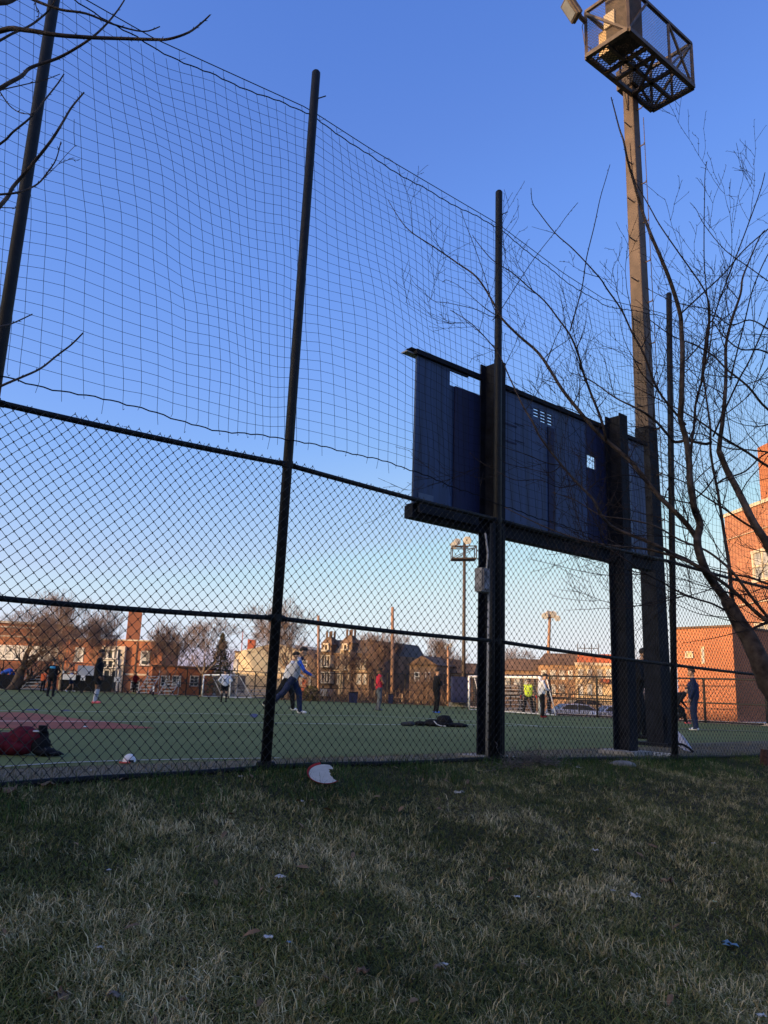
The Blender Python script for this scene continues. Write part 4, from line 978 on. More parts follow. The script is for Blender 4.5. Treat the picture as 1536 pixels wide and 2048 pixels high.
# ------------------------------------------------------------------ far fence round the field
ff=thing('field_fence','black tall chain link fence along the far edge of the field','fence',on_field(740,1404))
RAIL=[(-160,1312),(0,1320),(340,1335),(560,1346),(740,1347),(930,1349),(1100,1352),(1160,1353),(1340,1356),(1536,1360),(1700,1364)]
path=[];
for (x0,y0),(x1,y1) in zip(FEDGE[:-1],FEDGE[1:]):
    a=on_field(x0,y0);b=on_field(x1,y1); n_=max(1,int(round(np.linalg.norm(b-a)/3.0)))
    for k in range(n_): path.append(lerp(a,b,k/n_))
path.append(b)
def topixel(P):
    c=RM.T@(np.asarray(P)-CAM); return 768+F_PX*c[0]/-c[2],1024-F_PX*c[1]/-c[2]
tops=[]
for P in path:
    x,y=topixel(P); yr=np.interp(x,[r[0] for r in RAIL],[r[1] for r in RAIL]); Q=at_y(x,yr,P[1]); tops.append(np.array([P[0],P[1],Q[2]]))
for P,Q in zip(path,tops):
    mb=MB(); mb.tube([P-[0,0,.2],Q+[0,0,.03]],.055,6); mb.build('post',M_BLACK,ff)
for nm,k,r in (('top_rail',1.0,.042),('middle_rail',.45,.035),('bottom_rail',.03,.028)):
    for i in range(len(path)-1):
        if nm=='middle_rail' and i<8: continue
        mb=MB(); mb.tube([lerp(path[i],tops[i],k),lerp(path[i+1],tops[i+1],k)],r,5); mb.build(nm,M_BLACK,ff)
A=[];B=[]
for i in range(len(path)-1):
    L=np.linalg.norm(path[i+1]-path[i]); h=np.linalg.norm(tops[i]-path[i]); n_=int(L/.30)
    for k in range(n_):
        for sgn in (1,-1):
            # diagonal wires climbing 45 degrees, wrapped inside the bay
            x=k*.30; z=0; dx=sgn
            while z<h-.05:
                lim=(L-x) if dx>0 else x
                stp=min(lim,h-z)
                if stp<.02: dx=-dx; continue
                p=lerp(path[i],path[i+1],x/L)+np.array([0,0,z]); x2=x+dx*stp; z2=z+stp
                q=lerp(path[i],path[i+1],x2/L)+np.array([0,0,z2]); A.append(p);B.append(q); x,z=x2,z2
                if z<h-.05: dx=-dx
segs_object('wire_mesh',A,B,.008,.008,M_WIRE,ff,n=3)['kind']='stuff'
# spear picket fence behind the right goal
pk=thing('picket_fence','black iron spear picket fence in front of the row houses','fence',at_y(1170,1400,44))
a=at_y(985,1400,52);b=at_y(1480,1400,38); a[2]=b[2]=-1.3; L=np.linalg.norm(b-a); A=[];B=[]
tz=lambda k: lerp(at_y(985,1376,52)[2],at_y(1480,1398,38)[2],k)
for i in range(int(L/.16)):
    k=i*.16/L; p=lerp(a,b,k); A.append(p);B.append(np.array([p[0],p[1],tz(k)]))
segs_object('pickets',A,B,.013,.011,M_BLACK,pk,n=4)['kind']='stuff'
for dz in (.15,.45,1.5):
    mb=MB(); mb.bar(np.array([a[0],a[1],tz(0)-dz]),np.array([b[0],b[1],tz(1)-dz]),.04,.05); mb.build('rail',M_BLACK,pk)
for i in range(int(L/2.4)):
    k=i*2.4/L; p=lerp(a,b,k); mb=MB(); mb.tube([p,np.array([p[0],p[1],tz(k)+.12])],.035,5); mb.ball((p[0],p[1],tz(k)+.16),.055,6,4); mb.build('picket_post',M_BLACK,pk)
# golden wooden posts of a low fence below the mansion
gp=thing('wooden_post_fence','row of pale wooden bollard posts at the street edge below the houses','fence',on_field(800,1405)*1.06)
for x in (622,643,668,676,693,711,742,771,804,835,858,890,912,935):
    p=on_field(x,np.interp(x,[f_[0] for f_ in FEDGE],[f_[1] for f_ in FEDGE]))*1.05; mb=MB(); mb.tube([(p[0],p[1],-1.4),(p[0],p[1],p[2]+1.05+.2*math.sin(x))],.06,6); mb.build('wooden_post',M_TANW,gp)
mb=MB(); p=on_field(600,1399)*1.05;q=on_field(960,1414)*1.05; mb.bar((p[0],p[1],p[2]+.6),(q[0],q[1],q[2]+.6),.04,.08); mb.build('wooden_rail',M_BROWN,gp)
# ------------------------------------------------------------------ far light poles
def field_light(label,x,ybase,ytop,Y,w,m,lamps,cage=None):
    base=at_y(x[0],ybase,Y); base[2]=-1.3; topp=at_y(x[1],ytop,Y); root=thing('field_light_pole',label,'light pole',base)
    mb=MB(); mb.tube([base,topp],[w,w*.7],6); mb.build('shaft',m,root,smooth=True)
    if cage:
        a,b,y0,y1=cage; mb=MB(); P=[at_y(a,y1,Y-.6),at_y(b,y1,Y-.6),at_y(b,y0,Y-.6),at_y(a,y0,Y-.6)]; Q=[p+np.array([0,1.3,0]) for p in P]
        for R4 in (P,Q):
            for i in range(4): mb.bar(R4[i],R4[(i+1)%4],.07,.07)
            mb.bar(R4[0],R4[2],.05,.05)
        for p,q in zip(P,Q): mb.bar(p,q,.07,.07)
        mb.prism([P[0],P[1],Q[1],Q[0]],(0,0,-.06)); mb.build('lamp_cage',M_CAGE,root)
    if lamps:
        mb=MB(); xs=[l[0] for l in lamps]; mb.bar(at_y(min(xs)-2,lamps[0][1]+4,Y),at_y(max(xs)+2,lamps[0][1]+4,Y),.09,.09); mb.build('cross_arm',M_CAGE if not m is M_WOODP else M_GREY,root)
    for lx,ly,s in lamps:
        c=at_y(lx,ly,Y-.2); ax=np.array([.1*((lx*7)%5-2),-.8,-.35]); ax/=np.linalg.norm(ax); mb=MB()
        mb.tube([c-ax*s*.9,c-ax*s*.3,c+ax*s*.5],[s*.35,s*.8,s],10); l=mb.build('lamp_head',mat('lamp_reflector',(.62,.50,.38),rough=.4,var=.15,scale=5),root)
        mb=MB(); mb.tube([c+ax*s*.5,c+ax*s*.55],s*.85,10); mb.build('lamp_glass',mat('lamp_glass_m',(.45,.46,.48),rough=.2,var=.1,scale=5),l)
    return root
field_light('slim dark light pole with caged lamps standing just left of the scoreboard column',(927,929),1414,1083,62,.17,M_CAGE,[(908,1090,.28),(914,1083,.28),(935,1080,.33)],(905,953,1092,1116))
field_light('orange light pole with a crown of white lamps right of the scoreboard column',(1091,1100),1400,1226,75,.19,M_WOODP,[(1090,1231,.32),(1097,1227,.32),(1106,1228,.32),(1115,1236,.28)])
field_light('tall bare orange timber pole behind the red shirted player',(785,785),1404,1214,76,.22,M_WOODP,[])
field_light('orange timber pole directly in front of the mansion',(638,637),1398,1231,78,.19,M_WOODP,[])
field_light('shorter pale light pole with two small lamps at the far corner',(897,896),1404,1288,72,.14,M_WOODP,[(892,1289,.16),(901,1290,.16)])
# street lamp in front of the school
sp=thing('street_lamp','thin grey street lamp with one arm in front of the school entrance','street lamp',at_y(232,1380,88))
b=at_y(231,1390,88); t=at_y(233,1273,88); mb=MB(); mb.tube([b,t],[.07,.045],6); mb.build('post',M_GREY,sp); mb=MB(); h=at_y(222,1272,88); mb.tube([t,lerp(t,h,.5)+np.array([0,0,.15]),h],.035,5); mb.box(h,(.35,.14,.07)); mb.build('lamp_head',M_GREY,sp)

# ------------------------------------------------------------------ far trees
def gr(x,Y): p=at_y(x,1390,Y); return (p[0],p[1],-1.3)
def tree_h(x,y,Y): return at_y(x,y,Y)[2]+1.3
G1='bare winter trees beyond the field'
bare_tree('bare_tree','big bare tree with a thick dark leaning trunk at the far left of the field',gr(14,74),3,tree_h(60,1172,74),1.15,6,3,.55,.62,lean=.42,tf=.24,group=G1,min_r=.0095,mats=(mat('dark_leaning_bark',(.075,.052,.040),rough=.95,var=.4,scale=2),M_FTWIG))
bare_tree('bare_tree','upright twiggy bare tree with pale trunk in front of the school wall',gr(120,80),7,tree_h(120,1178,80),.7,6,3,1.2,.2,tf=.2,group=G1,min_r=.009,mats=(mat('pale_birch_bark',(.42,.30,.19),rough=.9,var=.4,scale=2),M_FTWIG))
bare_tree('bare_tree','second upright twiggy bare tree just left of the brick tower',gr(168,84),8,tree_h(165,1195,84),.65,6,3,1.3,.16,tf=.2,group=G1,min_r=.009)
bare_tree('bare_tree','slim bare tree standing right of the school corner',gr(342,80),12,tree_h(345,1236,80),.75,6,3,1.1,.14,tf=.3,group=G1,min_r=.009)
bare_tree('bare_tree','broad bare tree behind the left goal',gr(404,78),15,tree_h(405,1222,78),1.0,6,3,.8,.26,tf=.26,group=G1,min_r=.0095)
bare_tree('bare_tree','wide crowned bare tree behind the near fence post and the runner',gr(596,72),19,tree_h(592,1190,72),1.05,6,3,.8,.3,tf=.2,group=G1,min_r=.0095)
bare_tree('bare_tree','thin bare tree right of the mansion',gr(742,86),23,tree_h(745,1255,86),.7,6,3,1.3,.13,tf=.2,group=G1,min_r=.009)
bare_tree('bare_tree','thin bare tree behind the tall timber pole',gr(772,92),24,tree_h(775,1258,92),.65,5,3,1.4,.13,tf=.2,group=G1,min_r=.009)
bare_tree('bare_tree','upright bare tree above the yellow house',gr(812,96),25,tree_h(815,1256,96),.6,6,3,1.4,.14,tf=.2,group=G1,min_r=.009)
bare_tree('bare_tree','upright bare tree over the brown gable house',gr(850,90),26,tree_h(852,1262,90),.65,6,3,1.3,.14,tf=.2,group=G1,min_r=.009)
bare_tree('bare_tree','low spreading bare tree left of the slim light pole',gr(905,88),27,tree_h(900,1290,88),.9,5,3,.8,.16,tf=.25,group=G1,min_r=.009)
bare_tree('bare_tree','bare round headed tree behind the right goal',gr(1035,80),28,tree_h(1035,1292,80),1.1,6,3,.6,.2,tf=.25,group=G1,min_r=.0095)
bare_tree('bare_tree','dark forked bare tree between the parked cars and the tan row house',gr(1140,58),29,tree_h(1140,1300,58),1.2,5,3,.4,.2,tf=.3,group=G1,min_r=.009)
bare_tree('bare_tree','small bare tree left of the slim light pole in front of the brown house',gr(860,76),31,tree_h(860,1330,76),1.0,5,3,.8,.1,tf=.25,group=G1,min_r=.009)
bare_tree('bare_tree','small bushy bare tree beneath the mansion windows',gr(727,80),33,tree_h(727,1300,80),.8,6,3,1.0,.1,tf=.2,group=G1,min_r=.009)
bare_tree('bare_tree','faint bare tree between the orange annexe and the light pole base',gr(1275,95),35,tree_h(1275,1290,95),1.0,5,3,.8,.15,tf=.25,group=G1,min_r=.009)
# conifer
cf=thing('conifer','olive green conifer behind the left goal','tree',gr(436,84)); g_=np.array(gr(436,84)); H=tree_h(436,1268,84)
mb=MB(); mb.tube([g_,g_+np.array([0,0,H])],[.25,.03],6); mb.build('trunk',M_FBARK,cf)
R_=np.random.default_rng(4); n=2600; zz=R_.random(n)**.8; ph=R_.random(n)*2*math.pi; rr=(1-zz)*1.9*(.55+.45*R_.random(n))*(1+.35*np.sin(ph*3+zz*25)); zz2=.12+.88*zz
c=np.stack([rr*np.cos(ph),rr*np.sin(ph),zz2*H],1)+g_; d1=R_.normal(0,.13,(n,3)); d2=R_.normal(0,.13,(n,3))
raw_mesh('crown',np.stack([c,c+d1,c+d2],1).reshape(-1,3),np.arange(n*3).reshape(-1,3),M_CONIFER,cf)
# distant treeline and scrub
def brush(name,label,pts,n,seed,m,hm,Y,grp=None):
    g=np.random.default_rng(seed); A=[];B=[]
    for _ in range(n):
        k=g.random()*(len(pts)-1); i=int(k); x=lerp(pts[i][0],pts[i+1][0],k-i); yt=lerp(pts[i][1],pts[i+1][1],k-i); YY=Y+g.normal(0,2.5)
        p=at_y(x,1390,YY); h=(at_y(x,yt,YY)[2]+1.3)*g.uniform(.45,1.0); p[2]=-1.3+h*g.random()*.7
        L=h*g.uniform(.10,.35); d=np.array([g.normal(0,.35),g.normal(0,.35),1]); d/=np.linalg.norm(d); A.append(p);B.append(p+d*min(L,h-(p[2]+1.3)+.1))
    o=segs_object(name,A,B,.028,.01,m,None,n=3); tag(o,label,None,None,'stuff'); return o
brush('distant_woods','hazy distant line of bare woods behind the school and hall',[(-40,1290),(120,1300),(270,1312),(330,1300),(400,1298),(470,1304),(620,1300)],7000,2,M_FTWIG,0,125)
brush('distant_woods','hazy distant bare woods behind the row houses',[(730,1300),(800,1298),(900,1306),(1000,1312),(1100,1304),(1250,1314),(1350,1335)],8000,3,M_FTWIG,0,120)
brush('brushwood','tangled dry brush behind the far fence of the field',[(560,1372),(640,1368),(740,1362),(860,1358),(940,1362),(1010,1380),(1100,1385)],4200,5,mat('dry_brush',(.17,.105,.065),rough=.95,var=.4,scale=1),0,76)
brush('brushwood','dry brush along the foot of the school',[(-40,1366),(60,1360),(190,1372),(320,1366)],1500,6,mat('dry_brush',(.17,.105,.065)),0,90)
sb_=thing('evergreen_shrub','round dull green shrub beside the orange pier below the mansion','shrub',gr(622,74)); c0=np.array(gr(622,74)); c0[2]=-.1
g=np.random.default_rng(8); n=1500; u=g.normal(0,1,(n,3)); u/=np.linalg.norm(u,axis=1,keepdims=True); c=c0+u*np.array([.75,.6,.8])*(g.random((n,1))**.3); raw_mesh('foliage',np.stack([c,c+g.normal(0,.09,(n,3)),c+g.normal(0,.09,(n,3))],1).reshape(-1,3),np.arange(n*3).reshape(-1,3),mat('dull_shrub',(.11,.10,.03),var=.4,scale=3),sb_)

# ------------------------------------------------------------------ goals, bleachers, boards, bins, cars
def goal(label,l0,r0,lt,rt,Yl,Yr,grp,dg_=1.7):
    A0=at_y(*l0,Yl);B0=at_y(*r0,Yr);A1=at_y(*lt,Yl);B1=at_y(*rt,Yr)
    root=thing('soccer_goal',label,'goal',lerp(A0,B0,.5),'white soccer goals')
    d=B0-A0;d[2]=0;d/=np.linalg.norm(d);bk=np.array([-d[1],d[0],0]); bk=bk if bk[1]>0 else -bk
    for a,b in ((A0,A1),(B0,B1)):
        mb=MB(); mb.tube([a,b],.06,8); mb.build('goalpost',M_WHITE,root,smooth=True)
        mb=MB(); mb.tube([b,b+bk*dg_*.4,a+bk*dg_+np.array([0,0,.03]),a],.028,6); mb.build('side_frame',M_WHITE,root)
    mb=MB(); mb.tube([A1,B1],.06,8); mb.build('crossbar',M_WHITE,root,smooth=True)
    mb=MB(); mb.tube([A0+bk*dg_,B0+bk*dg_],.03,6); mb.build('ground_bar',M_WHITE,root)
    SA=[];SB=[];n_=26
    for i in range(n_+1):
        k=i/n_; t0=lerp(A1,B1,k);t1=t0+bk*dg_*.4;t2=lerp(A0,B0,k)+bk*dg_; SA+=[t0,t1];SB+=[t1,t2]
    for j in range(1,14):
        k=j/14; SA.append(lerp(A1+bk*dg_*.4,A0+bk*dg_,k));SB.append(lerp(B1+bk*dg_*.4,B0+bk*dg_,k))
        for a,b in ((A0,A1),(B0,B1)): SA.append(lerp(b,a,k));SB.append(lerp(b+bk*dg_*.4,a+bk*dg_,k))
    segs_object('goal_net',SA,SB,.006,.006,mat('grey_net',(.25,.25,.27),rough=.9),root,n=3)['kind']='stuff'
goal('small white soccer goal behind the player in the white sweatshirt',(404,1392.5),(459,1394.5),(408,1350),(461,1350),66,60,1)
goal('wide white soccer goal behind the keeper in yellow',(938,1419),(1079,1429),(938,1353),(1080,1355),46,37,1,.8)
def bleacher(label,x0,y0,x1,y1,Y,rows,back=0):
    a=at_y(x0,y1,Y);b=at_y(x1,y1,Y); z0=a[2]; H=at_y(x0,y0,Y)[2]-z0; d=b-a;d[2]=0;L=np.linalg.norm(d);d/=L;bk=np.array([-d[1],d[0],0])
    root=thing('bleacher',label,'bleacher',(a+b)/2,'aluminium bleachers at the field edge')
    for i in range(rows):
        z=z0+H*(i+1)/rows; o=bk*.6*i
        mb=MB(); mb.bar(a+o+np.array([0,0,z-z0]),b+o+np.array([0,0,z-z0]),.26,.05); mb.build('seat_plank',M_GREY,root)
        mb=MB(); mb.bar(a+o-bk*.3+np.array([0,0,z-z0-.22]),b+o-bk*.3+np.array([0,0,z-z0-.22]),.2,.04); mb.build('foot_plank',M_GREY,root)
    for k in np.linspace(0,1,max(2,int(L/1.8)+1)):
        p=lerp(a,b,k); mb=MB(); mb.bar(p-bk*.2,p+bk*.6*(rows-1)+np.array([0,0,H]),.05,.06); mb.bar(p+bk*.6*(rows-1),p+bk*.6*(rows-1)+np.array([0,0,H+.5]),.05,.05); mb.bar(p,p+bk*.6*(rows-1),.05,.05); mb.build('bleacher_frame',M_GREY,root)
bleacher('grey bleachers beneath the leaning tree at the far left',32,1345,75,1377,75,5)
bleacher('grey bleachers behind the player in the orange shirt',44,1352,82,1378.5,73.5,4)
bleacher('small bleachers right of the maroon shirted player',276,1352,300,1386,69,5)
bleacher('small bleachers below the low brick annex',318,1362,345,1390,68,4)
bleacher('low silver benches behind the goal below the cream hall',470,1380,545,1397,66,2)
bleacher('stack of bleachers seen through the right goal net',1003,1372,1062,1424,47,7)
def flat(name,label,cat,x0,y0,x1,y1,Y,m,th=.06,grp=None,legs=True):
    a=at_y(x0,y1,Y);b=at_y(x1,y0,Y); root=thing(name,label,cat,((a[0]+b[0])/2,Y,a[2]),grp)
    mb=MB(); mb.box(((a[0]+b[0])/2,Y,(a[2]+b[2])/2),(abs(b[0]-a[0])/2,th/2,abs(b[2]-a[2])/2)); mb.build('board',m,root)
    if legs:
        mb=MB()
        for x in (a[0]+.1,b[0]-.1): mb.bar((x,Y+.06,-1.3),(x,Y+.06,b[2]),.05,.05)
        mb.build('support_frame',M_STEEL,root)
    return root
M_BOARD=mat('pale_grey_board',(.45,.47,.52),rough=.7,var=.08,scale=1)
flat('sign_board','largest pale blank board behind the player with pink shoes','sign',154,1332,189,1350,74,M_BOARD,grp='pale boards on the far fence')
flat('sign_board','white board behind the light blue shirted walker','sign',125,1349,152,1359,74.2,M_WHITE,grp='pale boards on the far fence')
flat('sign_board','small upright white board left of the light blue walker','sign',125,1341,130,1347,74.4,M_WHITE,grp='pale boards on the far fence')
flat('sign_board','small square white board below the largest board','sign',161,1351,171,1361,73.6,M_WHITE,grp='pale boards on the far fence')
flat('sign_board','white board below the school entrance','sign',228,1354,241,1364,71,M_BOARD,grp='pale boards on the far fence')
flat('sign_board','narrow white notice right of the small bleachers','sign',305,1373,309,1383,69,M_WHITE,grp='pale boards on the far fence')
flat('windscreen','long black windscreen panel on the far fence before the school','banner',120,1352,225,1380,74.8,M_BLACK,legs=False)
flat('windscreen','black windscreen panel in front of the bleachers near the leaning tree','banner',-40,1350,30,1376,75,M_STEEL,legs=False)
flat('windscreen','dark windscreen panel beside the left goal','banner',397,1352,404,1390,69,M_STEEL,legs=False)
def bin_(label,x0,x1,y0,y1,Y):
    a=at_y(x0,y1,Y);b=at_y(x1,y0,Y);c=((a[0]+b[0])/2,Y,a[2]); w=(b[0]-a[0])/2;h=b[2]-a[2]; root=thing('trash_bin',label,'bin',c)
    v=[(c[0]+i*w*s,Y+j*w*s,c[2]+z) for z,s in ((0,.82),(h*.9,1)) for i,j in ((-1,-1),(1,-1),(1,1),(-1,1))]
    mb=MB(); mb.add(v,[(3,2,1,0),(0,1,5,4),(1,2,6,5),(2,3,7,6),(3,0,4,7),(4,5,6,7)]); mb.build('bin_body',M_NAVY2,root)
    mb=MB(); mb.box((c[0],Y,c[2]+h*.95),(w*1.06,w*1.06,h*.05)); mb.build('lid',M_STEEL,root)
bin_('large dark navy bin below the mansion',697,716,1384,1405,66); bin_('dark bin behind the feet of the red shirted player',776,787,1388,1407,66)
flat('equipment_box','dark blue equipment cage beside the slim light pole','box',903,1354,938,1404,60,M_NAVY2,th=1.5,legs=False)
flat('concrete_barrier','pale concrete barrier at the foot of the slim light pole','barrier',898,1406,936,1413,61,mat('concrete',(.28,.27,.26)),th=.4,legs=False)
def car(label,cx,Y,yaw,col,z,roof=1.42):
    c=at_y(cx,1400,Y); c[2]=z; root=thing('parked_car',label,'car',c,'parked cars beyond the field')
    f_=np.array([math.cos(yaw),math.sin(yaw),0]); s_=np.array([-f_[1],f_[0],0]); up=np.array([0,0,1.0])
    prof=[(-2.25,.35),(-2.28,.75),(-2.1,.98),(-1.5,1.02),(1.0,.95),(1.9,.82),(2.2,.65),(2.25,.35)]
    mb=MB()
    def loft(sec,widths):
        n=len(sec); v=[];
        for wv in widths: v+= [c+f_*x+up*zz+s_*wv*(1-.05*max(0,zz-.7)) for x,zz in sec]
        f=[tuple(range(n)),tuple(range((len(widths)-1)*n+n-1,(len(widths)-1)*n-1,-1))]
        for k in range(len(widths)-1): f+=[(k*n+i,(k+1)*n+i,(k+1)*n+(i+1)%n,k*n+(i+1)%n) for i in range(n)]
        mb.add(v,f)
    loft(prof,(-.88,-.6,.6,.88)); loft([(-1.75,.98),(-1.25,roof-.05),(-.3,roof),(.45,roof-.06),(1.15,.93)],(-.72,-.5,.5,.72))
    b=mb.build('car_body',mat('car_paint_'+('silver' if col[2]>.3 else 'tan'),col,rough=.25,metal=.3,var=.04,scale=2,spec=.6),root)
    bv=b.modifiers.new('b','BEVEL'); bv.width=.05; bv.segments=2
    mb=MB()
    for sd in (-1,1):
        w=sd*.735
        for sec in ([(-1.55,1.0),(-1.2,roof-.12),(-.42,roof-.07),(-.42,1.0)],[(-.34,1.0),(-.34,roof-.07),(.38,roof-.12),(.98,.98)]):
            mb.prism([c+f_*x+up*z_+s_*(w*(1-.07*(z_-1))) for x,z_ in sec],s_*sd*.012)
    mb.prism([c+f_*x+up*z_+s_*y for x,z_,y in ((.50,roof-.10,-.6),(1.14,.97,-.66),(1.14,.97,.66),(.50,roof-.10,.6))],(f_*.5+up*.5)*.03)
    mb.prism([c+f_*x+up*z_+s_*y for x,z_,y in ((-1.30,roof-.10,-.6),(-1.74,1.01,-.66),(-1.74,1.01,.66),(-1.30,roof-.10,.6))],(-f_*.5+up*.5)*.03)
    mb.build('car_windows',M_GLASS,root)
    for sx in (-1.4,1.4):
        for sd in (-1,1):
            q=c+f_*sx+s_*sd*.80+up*.32; mb=MB(); mb.tube([q-s_*.1,q+s_*.1],.32,14); mb.build('wheel',M_BLACK,root)
car('silver blue sedan parked nearest to the goal',1158,58,.12,(.30,.36,.50),-1.28); car('silver blue sedan parked behind the dark scoreboard column',1245,56,.1,(.28,.33,.46),-1.28)
car('sunlit tan car further back behind the silver sedans',1175,68,.1,(.55,.42,.25),-1.0)
# raised kerb that hides the wheels
kb=MB(); 
for a,b in zip(edge_w[:-1],edge_w[1:]):
    kb.bar(np.array([a[0],a[1]+.6,a[2]+.02]),np.array([b[0],b[1]+.6,b[2]+.02]),.5,.16)
struct(kb.build('field_kerb',mat('pink_concrete',(.34,.28,.27),rough=.9,var=.12,scale=2)))
# ------------------------------------------------------------------ people
SKIN=mat('skin_tan',(.42,.25,.17),rough=.6,var=.06,scale=9); SKIND=mat('skin_brown',(.17,.09,.06),rough=.6,var=.06,scale=9)
HAIRM=mat('dark_hair',(.018,.014,.012),rough=.8,var=.3,scale=40)
CL={}
def cloth(n,c): 
    if n not in CL: CL[n]=mat('cloth_'+n,c,rough=.9,var=.12,scale=9,bump=.2,spec=.15)
    return CL[n]
C_=dict(black=(.010,.011,.014),navy=(.018,.028,.075),white=(.62,.64,.70),offwhite=(.42,.43,.48),blue=(.03,.10,.50),lblue=(.22,.38,.72),red=(.50,.035,.06),maroon=(.10,.012,.022),orange=(.50,.11,.045),
 grey=(.10,.115,.14),dgrey=(.04,.045,.055),yellow=(.55,.72,.06),pink=(.80,.16,.17),glove=(.70,.07,.05),stripe=(.45,.47,.55),cyan=(.06,.30,.55),shoeblue=(.08,.20,.70),neon=(.55,.65,.30),dred=(.30,.03,.03))
def K(n): return cloth(n,C_[n])
def pose_joints(pose):
    J=dict(pel=(0,0,.97),chest=(0,.01,1.28),neck=(0,.01,1.50),head=(0,.04,1.66),
      shL=(-.19,0,1.43),shR=(.19,0,1.43),elL=(-.25,-.02,1.13),elR=(.25,-.02,1.13),haL=(-.24,.10,.90),haR=(.24,.10,.90),
      hiL=(-.10,0,.93),hiR=(.10,0,.93),knL=(-.12,.03,.50),knR=(.12,.03,.50),anL=(-.13,-.02,.09),anR=(.13,-.02,.09))
    if pose=='walk': J.update(knL=(-.10,.20,.52),anL=(-.10,.26,.10),knR=(.10,.0,.50),anR=(.10,-.30,.13),elL=(-.25,-.12,1.15),haL=(-.22,-.05,.92),elR=(.25,.10,1.15),haR=(.22,.28,1.0))
    if pose=='run': J.update(pel=(0,-.02,.93),chest=(0,.07,1.23),neck=(0,.14,1.44),head=(0,.21,1.59),shL=(-.19,.12,1.37),shR=(.19,.12,1.37),elL=(-.28,-.08,1.20),haL=(-.24,.02,1.02),elR=(.28,.30,1.10),haR=(.20,.48,1.0),hiL=(-.10,-.02,.90),hiR=(.10,-.02,.90),knL=(-.10,.16,.50),anL=(-.10,.20,.09),knR=(.10,-.22,.55),anR=(.10,-.62,.20))
    if pose=='bend': J.update(chest=(0,.30,1.10),neck=(0,.50,1.12),head=(0,.64,1.10),shL=(-.19,.42,1.10),shR=(.19,.42,1.10),elL=(-.22,.48,.82),elR=(.22,.48,.82),haL=(-.16,.55,.58),haR=(.16,.55,.58),pel=(0,-.05,.95),knL=(-.12,.05,.50),knR=(.12,.05,.50))
    if pose=='lunge': J.update(pel=(0,-.1,.80),chest=(0,.18,1.02),neck=(0,.36,1.14),head=(0,.47,1.22),shL=(-.19,.3,1.08),shR=(.19,.3,1.08),elL=(-.25,.35,.80),elR=(.25,.10,.85),haL=(-.2,.5,.62),haR=(.2,.0,.62),hiL=(-.10,-.1,.78),hiR=(.10,-.1,.78),knL=(-.12,.30,.55),anL=(-.12,.42,.12),knR=(.12,.2,.40),anR=(.12,-.15,.12))
    if pose=='keeper': J.update(elL=(-.34,0,1.16),elR=(.34,0,1.16),haL=(-.38,.10,.92),haR=(.38,.10,.92),knL=(-.18,.06,.50),knR=(.18,.06,.50),anL=(-.26,-.02,.09),anR=(.26,-.02,.09))
    if pose=='hips': J.update(elL=(-.38,-.05,1.20),elR=(.38,-.05,1.20),haL=(-.20,.06,1.04),haR=(.20,.06,1.04))
    if pose=='armsx': J.update(elL=(-.26,.12,1.16),elR=(.26,.12,1.16),haL=(.05,.24,1.16),haR=(-.05,.24,1.14),knL=(-.12,.08,.5))
    if pose=='lean': J.update(chest=(0,.06,1.28),neck=(0,.10,1.50),head=(0,.16,1.64),elR=(.26,.08,1.16),haR=(.2,.3,1.1),knL=(-.11,.1,.5),anL=(-.12,.12,.09))
    return {k:np.array(v,float) for k,v in J.items()}
